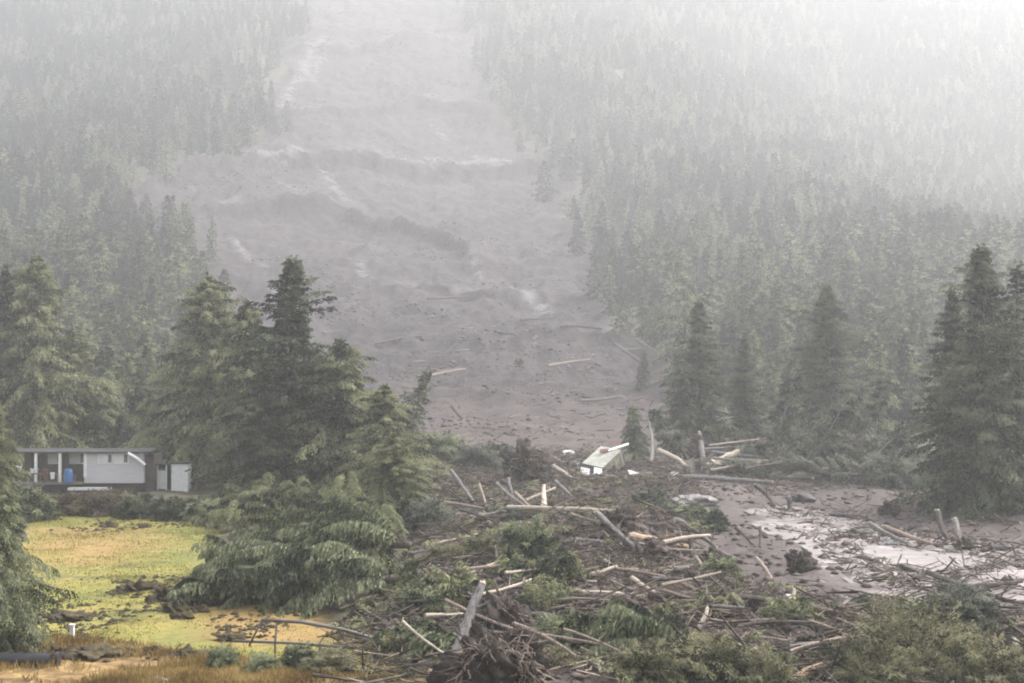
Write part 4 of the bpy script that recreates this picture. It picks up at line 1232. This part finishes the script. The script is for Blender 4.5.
rootwad(403, 505, 636, 30, 'dark root mass behind the head of the grey leaning log', 22, .6)
rootwad(404, 802, 571, 17, 'dark root plate sitting in the open mud', 16)
rootwad(405, 688, 458, 17, 'round black root plate under the dark spruce', 12)
rootwad(406, 417, 640, 20, 'red brown root plate left of the grey leaning log', 16, .5)
rootwad(407, 890, 515, 12, 'dark root snag standing before the rounded bushes', 14)
rootwad(408, 965, 548, 9, 'small root plate among the logs in the water', 10)
rootwad(409, 620, 525, 14, 'dark root mass behind the long grey log', 14)
rootwad(410, 210, 606, 14, 'root plate on the lawn end of the largest fallen cedar', 12)
rootwad(411, 524, 446, 7, 'small root plate with raised roots on the mud fan', 12)
rootwad(412, 520, 365, 5, 'tiny dark root plate in the middle of the slide', 8)
rootwad(413, 421, 341, 3.5, 'tiny root plate on the end of the upper slide log', 6)
rootwad(414, 645, 562, 15, 'brown root mass in the heart of the log pile', 18)
rootwad(415, 750, 612, 14, 'dark root mass on the long dark log', 14)
rootwad(416, 712, 566, 13, 'dark root mass at the mud edge of the pile', 12)

def lump(name, label, cat, pxc, pyb, w, h, mat, seed, group=None, rough=.3, bits=True):
    b = at(pxc, pyb, HF); m = b[1] / F
    o = link(name, blob(seed, 1.0, (w * m / 2, w * m / 2 * .75, h * m * .62), mat, rough, 22 if name == 'turf_clod' else 14, name, 1.5, 5), None, b + np.array([0, 0, h * m * .12]))
    return tag(o, label, cat, group)
for i, a in enumerate([
    (136, 590, 26, 10, 'dark turf clod on the lawn above the others'), (176, 612, 22, 12, 'dark turf clod at the foot of the largest fallen cedar'), (200, 612, 12, 7, 'small turf clod beside the root plate on the lawn'),
    (183, 618, 18, 6, 'flat turf clod on the lawn below the fallen cedar'), (72, 618, 46, 8, 'long low turf clod above the white post'), (40, 640, 22, 8, 'turf clod left of the white post'),
    (168, 600, 30, 12, 'torn turf clod between the lawn and the fallen cedar'), (150, 654, 40, 9, 'grey earth clod on the dry grass'), (190, 658, 34, 10, 'brown earth clod right of the grey clod on dry grass'),
    (92, 656, 50, 10, 'brown earth heap on the dry grass beside the pipe'), (108, 527, 12, 6, 'dark clod at the top of the lawn'), (144, 528, 9, 5, 'small dark clod at the top of the lawn under the shed'),
    (230, 640, 26, 7, 'brown clod left of the bent rail'), (150, 586, 20, 6, 'small torn clod in the middle of the lawn'), (60, 655, 26, 9, 'brown clod at the end of the pipe')]):
    lump('turf_clod', a[4], 'clod', a[0], a[1], a[2], a[3] * .9, 'clod', 500 + i, 'clods torn out of the lawn', 1.1)
for i, a in enumerate([
    (695, 503, 42, 9, 'stone', 'large pale boulder beside the matted green brush'), (930, 505, 10, 8, 'stone', 'small white boulder before the right edge spruces'), (844, 602, 14, 7, 'stone', 'pale stone at the near edge of the water'),
    (842, 613, 11, 5, 'stone', 'smaller pale stone below the near edge stone'), (590, 512, 8, 5, 'stone', 'pale stone behind the log pile'), (620, 548, 8, 6, 'stone', 'pale stone beside the long grey log'),
    (571, 541, 7, 5, 'stone', 'white stone in the middle of the pile'), (800, 500, 26, 9, 'darkstone', 'grey boulder at the upper end of the water'), (860, 535, 22, 8, 'darkstone', 'grey boulder in the middle of the water'),
    (905, 570, 24, 7, 'darkstone', 'dark boulder among the water shallows'), (925, 575, 16, 6, 'darkstone', 'small dark boulder right of the shallows boulder'), (1000, 550, 20, 7, 'darkstone', 'dark boulder in the water at the right edge'),
    (950, 555, 14, 6, 'darkstone', 'grey boulder below the grey snag'), (886, 545, 16, 6, 'stone', 'pale boulder between the logs in the water'), (160, 682, 22, 6, 'stone', 'pale stone in the dry grass at the bottom edge'), (903, 650, 9, 6, 'stone', 'white stone under the arching willow'),
    (575, 465, 9, 5, 'stone', 'white scrap stone left of the cream fragment'), (742, 597, 9, 6, 'stone', 'pale stone above the long dark log')]):
    lump('boulder', a[5], 'boulder', a[0], a[1], a[2], a[3], a[4], 560 + i, 'boulders carried down by the slide', .65)

# ------------------------------------------------------------------ wreckage and small things
cb = at(606, 474)
cm_ = cb[1] / F
fr = link('house_fragment', None, None, (cb[0], cb[1], ground(cb[0], cb[1]) - .1))
tag(fr, 'tilted cream box, a broken piece of a house on the mud', 'wreckage')
def slab(name, c, X, Y, T, mat, parent):
    c, X, Y = map(lambda v: np.asarray(v, float), (c, X, Y))
    n = nrm(np.cross(X, Y)) * T
    V = [c - X - Y, c + X - Y, c + X + Y, c - X + Y]
    V = V + [v - n for v in V]
    return link(name, mesh_py(name, V, [(0, 1, 2, 3), (7, 6, 5, 4), (0, 4, 5, 1), (1, 5, 6, 2), (2, 6, 7, 3), (3, 7, 4, 0)], M[mat]), parent)
Rf = np.array((Matrix.Rotation(math.radians(-20), 3, 'Y') @ Matrix.Rotation(math.radians(26), 3, 'X') @ Matrix.Rotation(math.radians(38), 3, 'Z')))
def fbox(name, mat, *bx):
    g = Geo()
    for b_ in bx: g.box(*b_)
    g.V = [tuple(Rf @ np.array(v) + np.array([-.1, 1.2, 1.1])) for v in g.V]
    return link(name, g.mesh(name, M[mat]), fr)
fbox('box_wall', 'cream', (-1.55, 1.55, -1.35, 1.35, -.9, .95))
fbox('roof_panel', 'creamtop', (-1.75, 1.68, -1.55, 1.5, .953, 1.08))
for k_ in range(4):
    fbox('batten', 'creamtop', (-1.4 + k_ * .9, -1.3 + k_ * .9, -1.41, -1.352, -.88, .94))
fbox('corner_trim', 'white', (1.552, 1.61, -1.40, -1.25, -.9, .95))
fbox('dark_sheet', 'darkgap', (-1.2, .2, -1.375, -1.352, -.75, .1))  # flat dark sheet laid on the wall; the box behind it is closed
slab('broken_board', (1.4, .2, 3.1), (1.1, 0, .35), (.05, .15, .12), .08, 'white', fr)
slab('red_board', (.3, 1.2, 2.7), (.9, 0, .1), (.05, .2, .15), .08, 'rustred', fr)
for i, (x_, y_, w_, h_, mt, lab) in enumerate([
    (585, 474, 9, 6, 'white', 'white scrap at the left foot of the cream fragment'), (598, 475, 8, 7, 'white', 'bright white scrap before the cream fragment'),
    (628, 462, 8, 8, 'cream', 'cream scrap right of the cream fragment'), (640, 458, 6, 10, 'white', 'upright white board beside the pale dead trunk'),
    (634, 475, 10, 4, 'white', 'flat white scrap right below the cream fragment'), (648, 476, 8, 4, 'cream', 'flat cream scrap near the long grey log'),
    (569, 454, 11, 4, 'white', 'white board on the mud left of the cream fragment'), (614, 444, 14, 3, 'rustred', 'red brown board above the cream fragment'),
    (675, 478, 7, 6, 'white', 'white scrap at the end of the long grey log'), (1018, 655, 7, 16, 'palewood', 'pale board standing in the bottom right brush'),
    (792, 600, 6, 5, 'white', 'white scrap by the small pale stump')]):
    b = at(x_, y_, HF); m = b[1] / F; r_ = np.random.default_rng(600 + i)
    o = slab('board_scrap', (0, 0, h_ * m * .5), (w_ * m / 2, r_.uniform(-.2, .2), r_.uniform(-.1, .1)), (r_.uniform(-.1, .1), .25, h_ * m / 2), .08, mt, None)
    o.location = b
    tag(o, lab, 'scrap', 'house scraps on the mud')

# black pipe, white post, bent rail
b = at(-8, 664); m = b[1] / F
pp = link('drain_pipe', None, None, b); tag(pp, 'black drain pipe lying in dry grass at the left edge', 'pipe')
r_ = 6.5 * m
link('barrel_wall', Geo().tube([(-2.5, .2, r_ * .8), (0, 0, r_ * .8), (60 * m, -.15, r_ * .75)], r_, 16).mesh('barrel_wall', M['pipe'], False), pp)
for k in range(9):
    x_ = -1.4 + k * .5
    link('rib', Geo().tube([(x_, .1 - .005 * k, r_ * .8), (x_ + .12, .1 - .005 * k, r_ * .8)], r_ * 1.07, 16).mesh('rib', M['pipe']), pp)
b = at(72, 638); m = b[1] / F
wp = link('marker_post', None, None, (b[0], b[1], ground(b[0], b[1]) - .05)); tag(wp, 'short white marker post standing on the lawn', 'post')
link('post', Geo().box(-.09, .09, -.09, .09, 0, 14 * m).mesh('post', M['white']), wp)
link('cap', Geo().box(-.12, .12, -.12, .12, 14 * m + .002, 14 * m + .06).mesh('cap', M['white']), wp)
b = at(250, 660); b[2] = ground(b[0], b[1]); dR = b[1]
rl = link('bent_rail', None, None, b); tag(rl, 'bent grey metal rail with posts lying before the largest fallen cedar', 'rail')
def rp(x_, y_, dd=0): return ray_at(x_, y_, dR + dd) - b
for nm, pts, rad in [('top_rail', [rp(262, 620), rp(300, 622), rp(345, 630), rp(398, 646, .3)], .075), ('lower_rail', [rp(232, 641, .05), rp(290, 643), rp(345, 647), rp(396, 651, .3)], .06),
                     ('post', [rp(262, 620), rp(256, 632), rp(249, 646)], .045), ('post', [rp(277, 621), rp(275, 645), rp(275, 668)], .045), ('post', [rp(320, 646), rp(320, 672)], .08), ('middle_rail', [rp(340, 634), rp(375, 643, .2), rp(400, 652, .3)], .05)]:
    link(nm, Geo().tube(pts, rad, 7).mesh(nm, M['steel'], True), rl)

# ------------------------------------------------------------------ loose debris, grass
def scatter_sticks(seed, n, pts, lmin, lmax, rad, pile=.3):
    rng = np.random.default_rng(seed)
    w = np.array([at(*p)[:2] for p in pts])
    lo, hi = w.min(0), w.max(0)
    X = rng.uniform(lo[0], hi[0], n * 4); D = rng.uniform(lo[1], hi[1], n * 4)
    k = (poly_mask(pts, X, D, 1.0) > rng.random(n * 4)) & (fbm(X, D, 6, 3, 61) > rng.uniform(-.5, .25, n * 4))
    X, D = X[k][:n], D[k][:n]
    Z = HF(X, D)
    n = len(X)
    L = rng.uniform(lmin, lmax, n) * rng.uniform(.4, 1, n)
    a = rng.uniform(0, 6.283, n); el = rng.normal(.08, .30, n)
    dv = np.stack([np.cos(a) * np.cos(el), np.sin(a) * np.cos(el), np.sin(el)], -1)
    P0 = np.stack([X, D, Z + .06 + pile * rng.random(n) ** 2], -1) - dv * L[:, None] * .5
    u = nrm(np.cross(dv, [0, 0, 1.0])); v = np.cross(u, dv)
    r = (rad * rng.uniform(.4, 1.4, n))[:, None]
    V = np.empty((n, 6, 3), np.float32)
    for j in range(3):
        c, s_ = math.cos(j * 2.094), math.sin(j * 2.094)
        V[:, j] = P0 + r * (c * u + s_ * v); V[:, 3 + j] = P0 + dv * L[:, None] + r * .5 * (c * u + s_ * v)
    base = np.arange(n)[:, None] * 6
    q = np.concatenate([base + np.array(f) for f in ((0, 1, 4, 3), (1, 2, 5, 4), (2, 0, 3, 5))])
    return V.reshape(-1, 3), q
V1, Q1 = scatter_sticks(701, 20000, DEBRIS, .4, 2.4, .03, .8)
V2, Q2 = scatter_sticks(702, 1500, DEBRIS, 1.5, 4.5, .065, .9)
V3, Q3 = scatter_sticks(703, 1500, WATER, .4, 3.2, .05)
V4, Q4 = scatter_sticks(704, 900, [(400, 320), (660, 320), (690, 470), (400, 470)], .8, 4.5, .07)
V5, Q5 = scatter_sticks(705, 1500, [(690, 462), (1100, 470), (1100, 560), (780, 510)], .6, 4.0, .05)
Vs = [V1, V2, V3, V4, V5]; Qs = [Q1, Q2, Q3, Q4, Q5]
o_ = np.cumsum([0] + [len(v) for v in Vs[:-1]])
tag(link('stick_debris', mesh_np('stick_debris', np.concatenate(Vs), np.concatenate([q + k for q, k in zip(Qs, o_)]), M['sticks'])), 'broken sticks strewn over the mud and log pile', 'debris', None, 'stuff')

def scatter_lumps(seed, n, pts, smin, smax, dens=None):
    rng = np.random.default_rng(seed)
    w = np.array([at(*p)[:2] for p in pts]); lo, hi = w.min(0), w.max(0)
    X = rng.uniform(lo[0], hi[0], n * 5); D = rng.uniform(lo[1], hi[1], n * 5)
    k = (poly_mask(pts, X, D, 1.5) > rng.random(n * 5)) & (fbm(X, D, (hi[1] - lo[1]) / 9 if not dens else 26, 4, seed) > rng.uniform(-.35 if not dens else .02, .3, n * 5)) & (_lawn(X, D) < .3)
    if dens: k &= slide_mask(X, D) > .7
    X, D = X[k][:n], D[k][:n]; n = len(X)
    S = smin + (smax - smin) * rng.random(n) ** 3
    O = np.array([(1, 0, 0), (.4, .9, 0), (-.7, .6, 0), (-.8, -.5, 0), (.3, -.95, 0), (0, 0, .8), (0, 0, -.5)])
    V = O[None] * (S[:, None] * rng.uniform(.6, 1.4, (n, 7)))[:, :, None]
    a = rng.uniform(0, 6.28, n); c, s_ = np.cos(a)[:, None], np.sin(a)[:, None]
    V = np.stack([V[:, :, 0] * c - V[:, :, 1] * s_, V[:, :, 0] * s_ + V[:, :, 1] * c, V[:, :, 2] * .8], -1)
    V += np.stack([X, D, HF(X, D) + S * .12], -1)[:, None]
    T = np.array([(i, (i + 1) % 5, 5) for i in range(5)] + [((i + 1) % 5, i, 6) for i in range(5)])
    return V.reshape(-1, 3), (np.arange(n)[:, None, None] * 7 + T[None]).reshape(-1, 3)
M['mudlump'] = simple('mud_lumps', (.040, .029, .024), (.15, .12, .105), .5, .8, 0, island=.5)
M['scree'] = simple('slide_rubble', (.045, .035, .034), (.17, .15, .14), .08, .85, 0, island=.6)
MUDZ = [(405, 462), (700, 462), (1100, 480), (1100, 720), (380, 720), (330, 655), (390, 600), (420, 540)]
SCARZ = [(300, 3), (480, 3), (600, 200), (690, 460), (380, 460), (130, 260), (130, 180), (250, 120)]
v_, q_ = scatter_lumps(706, 10000, DEBRIS, .05, .42)
v2_, q2_ = scatter_lumps(708, 6500, MUDZ, .04, .42)
q_ = np.concatenate([q_, q2_ + len(v_)]); v_ = np.concatenate([v_, v2_])
LAWNZ = [(30, 575), (130, 580), (215, 575), (330, 612), (400, 660), (260, 664), (60, 650), (20, 640)]
LAWNA = [(60, 512), (220, 512), (220, 530), (60, 534)]
def lawn_litter(seed, n, pts):
    r = np.random.default_rng(seed)
    w = np.array([at(*p)[:2] for p in pts]); lo, hi = w.min(0), w.max(0)
    X = r.uniform(lo[0], hi[0], n * 6); D = r.uniform(lo[1], hi[1], n * 6)
    k = (poly_mask(pts, X, D, 1.5) > r.random(n * 6)) & (fbm(X, D, 4, 3, 401) > r.uniform(.05, .5, n * 6))
    X, D = X[k][:n], D[k][:n]
    S = .03 + .20 * r.random(len(X)) ** 3
    O = np.array([(1, 0, 0), (.4, .9, 0), (-.7, .6, 0), (-.8, -.5, 0), (.3, -.95, 0), (0, 0, .6), (0, 0, -.5)])
    V = O[None] * (S[:, None] * r.uniform(.5, 1.5, (len(X), 7)))[:, :, None] + np.stack([X, D, HF(X, D) + S * .1], -1)[:, None]
    T = np.array([(i, (i + 1) % 5, 5) for i in range(5)] + [((i + 1) % 5, i, 6) for i in range(5)])
    return V.reshape(-1, 3), (np.arange(len(X))[:, None, None] * 7 + T[None]).reshape(-1, 3)
va_, qa_ = lawn_litter(731, 2600, LAWNZ); vb_, qb_ = lawn_litter(732, 500, LAWNA)
tag(link('earth_litter', mesh_np('earth_litter', np.concatenate([va_, vb_]), np.concatenate([qa_, qb_ + len(va_)]), M['clod'])), 'crumbs of dark earth thrown over the lawn', 'litter', None, 'stuff')
tag(link('mud_clods', mesh_np('mud_clods', v_, q_, M['mudlump'])), 'lumps of brown mud strewn over the flat', 'clods', None, 'stuff')
v_, q_ = scatter_lumps(707, 12000, SCARZ, .10, .75, True)
tag(link('slide_rubble', mesh_np('slide_rubble', v_, q_, M['scree'])), 'grey rubble littering the bare landslide scar', 'rubble', None, 'stuff')

rngb = np.random.default_rng(711)
def spots(n, sc_, seed, a_, b_):
    w = np.array([at(*p)[:2] for p in DEBRIS]); lo, hi = w.min(0), w.max(0)
    X = rngb.uniform(lo[0], hi[0], n * 8); D = rngb.uniform(lo[1], min(hi[1], 150), n * 8)
    k = (poly_mask(DEBRIS, X, D, 1) > .6) & (fbm(X, D, sc_, 3, seed) > rngb.uniform(a_, b_, n * 8))
    X, D = X[k][:n], D[k][:n]
    return zip(X, D, HF(X, D))
spg = Sprays()
for x_, d_, z_ in spots(800, 10, 66, -.25, .4):
    a = rngb.uniform(0, 6.283)
    spg.bough(rngb, np.array([x_, d_, z_ + rngb.uniform(0, .5)]), np.array([math.cos(a), math.sin(a), rngb.uniform(0, .5)]), rngb.uniform(.8, 2.4), .3, 22, .5, .22, .04, .35, per=5)
tag(link('torn_boughs', spg.mesh('torn_boughs', M['hemlock'])), 'torn green boughs matted over the log pile', 'boughs', None, 'stuff')
spb = Sprays()
for x_, d_, z_ in spots(700, 8, 67, -.3, .3):
    a = rngb.uniform(0, 6.283)
    spb.bough(rngb, np.array([x_, d_, z_ + rngb.uniform(0, .6)]), np.array([math.cos(a), math.sin(a), rngb.uniform(-.1, .4)]), rngb.uniform(.8, 2.2), .3, 20, .5, .26, .022, .3, per=4)
tag(link('dead_brush', spb.mesh('dead_brush', M['brownbrush'])), 'dead brown brush tangled through the log pile', 'brush', None, 'stuff')

def grass(seed, n, pts, hmin, hmax, mat, name, label, inv=None, clump=None):
    rng = np.random.default_rng(seed)
    w = np.array([at(max(p[0], -60), min(p[1], 690))[:2] for p in pts]); lo, hi = w.min(0), w.max(0)
    m_ = n * 5
    D = lo[1] + (hi[1] - lo[1]) * rng.random(m_) ** 1.3; X = rng.uniform(lo[0], hi[0], m_)
    k = (_lawn(X, D) > rng.random(m_)) & (np.abs(X) < 8 + .40 * D)
    dm = poly_mask(DRY, X + fbm(X, D, 4, 3, 75) * 1.6, D + fbm(X, D, 4, 3, 76) * 2.0, 1.4)
    k &= (dm > .5) if inv else (dm < .6)
    k &= fbm(X, D, 2.5, 3, 78) + .5 * fbm(X, D, 9, 3, 79) > rng.uniform(-.5, .45, m_)
    if clump is not None: k &= fbm(X, D, 3.2, 4, 83) > clump
    X, D = X[k][:n], D[k][:n]; n = len(X)
    B = np.stack([X, D, HF(X, D) - .02], -1)
    h = rng.uniform(hmin, hmax, (n, 1))
    Dv = nrm(rng.normal(0, .45, (n, 3)) + np.array([0, 0, 1])) * h
    a = rng.uniform(0, 6.283, n)
    Wv = np.stack([np.cos(a), np.sin(a), 0 * a], -1) * rng.uniform(.012, .035, (n, 1))
    tag(link(name, leaves_mesh(name, B, Dv, Wv, M[mat])), label, 'grass', None, 'stuff')
grass(721, 70000, LAWN, .05, .13, 'grass', 'lawn_grass', 'short yellow green grass on the lawn')
grass(723, 9000, LAWN, .16, .34, 'tuft', 'grass_tufts', 'taller brownish tufts standing out of the lawn', None, .28)
grass(722, 26000, DRY, .12, .45, 'drygrass', 'dry_grass', 'taller orange dry grass along the bottom of the lawn', True)

# ------------------------------------------------------------------ labels that still coincide: tell them apart by their place
ORD = ['first', 'second', 'third', 'fourth', 'fifth', 'sixth', 'seventh', 'eighth', 'ninth', 'tenth', 'eleventh', 'twelfth']
byl = {}
for o in list(COL.objects):
    if o.parent is None and o.get('category') and o.get('kind') is None:
        byl.setdefault(o['label'], []).append(o)
for lab, obs in byl.items():
    if 1 < len(obs) <= 12:
        obs.sort(key=lambda o: o.location.x / max(o.location.y, 1))
        for k, o in enumerate(obs):
            o['label'] = f'{lab}, {ORD[k]} from left'
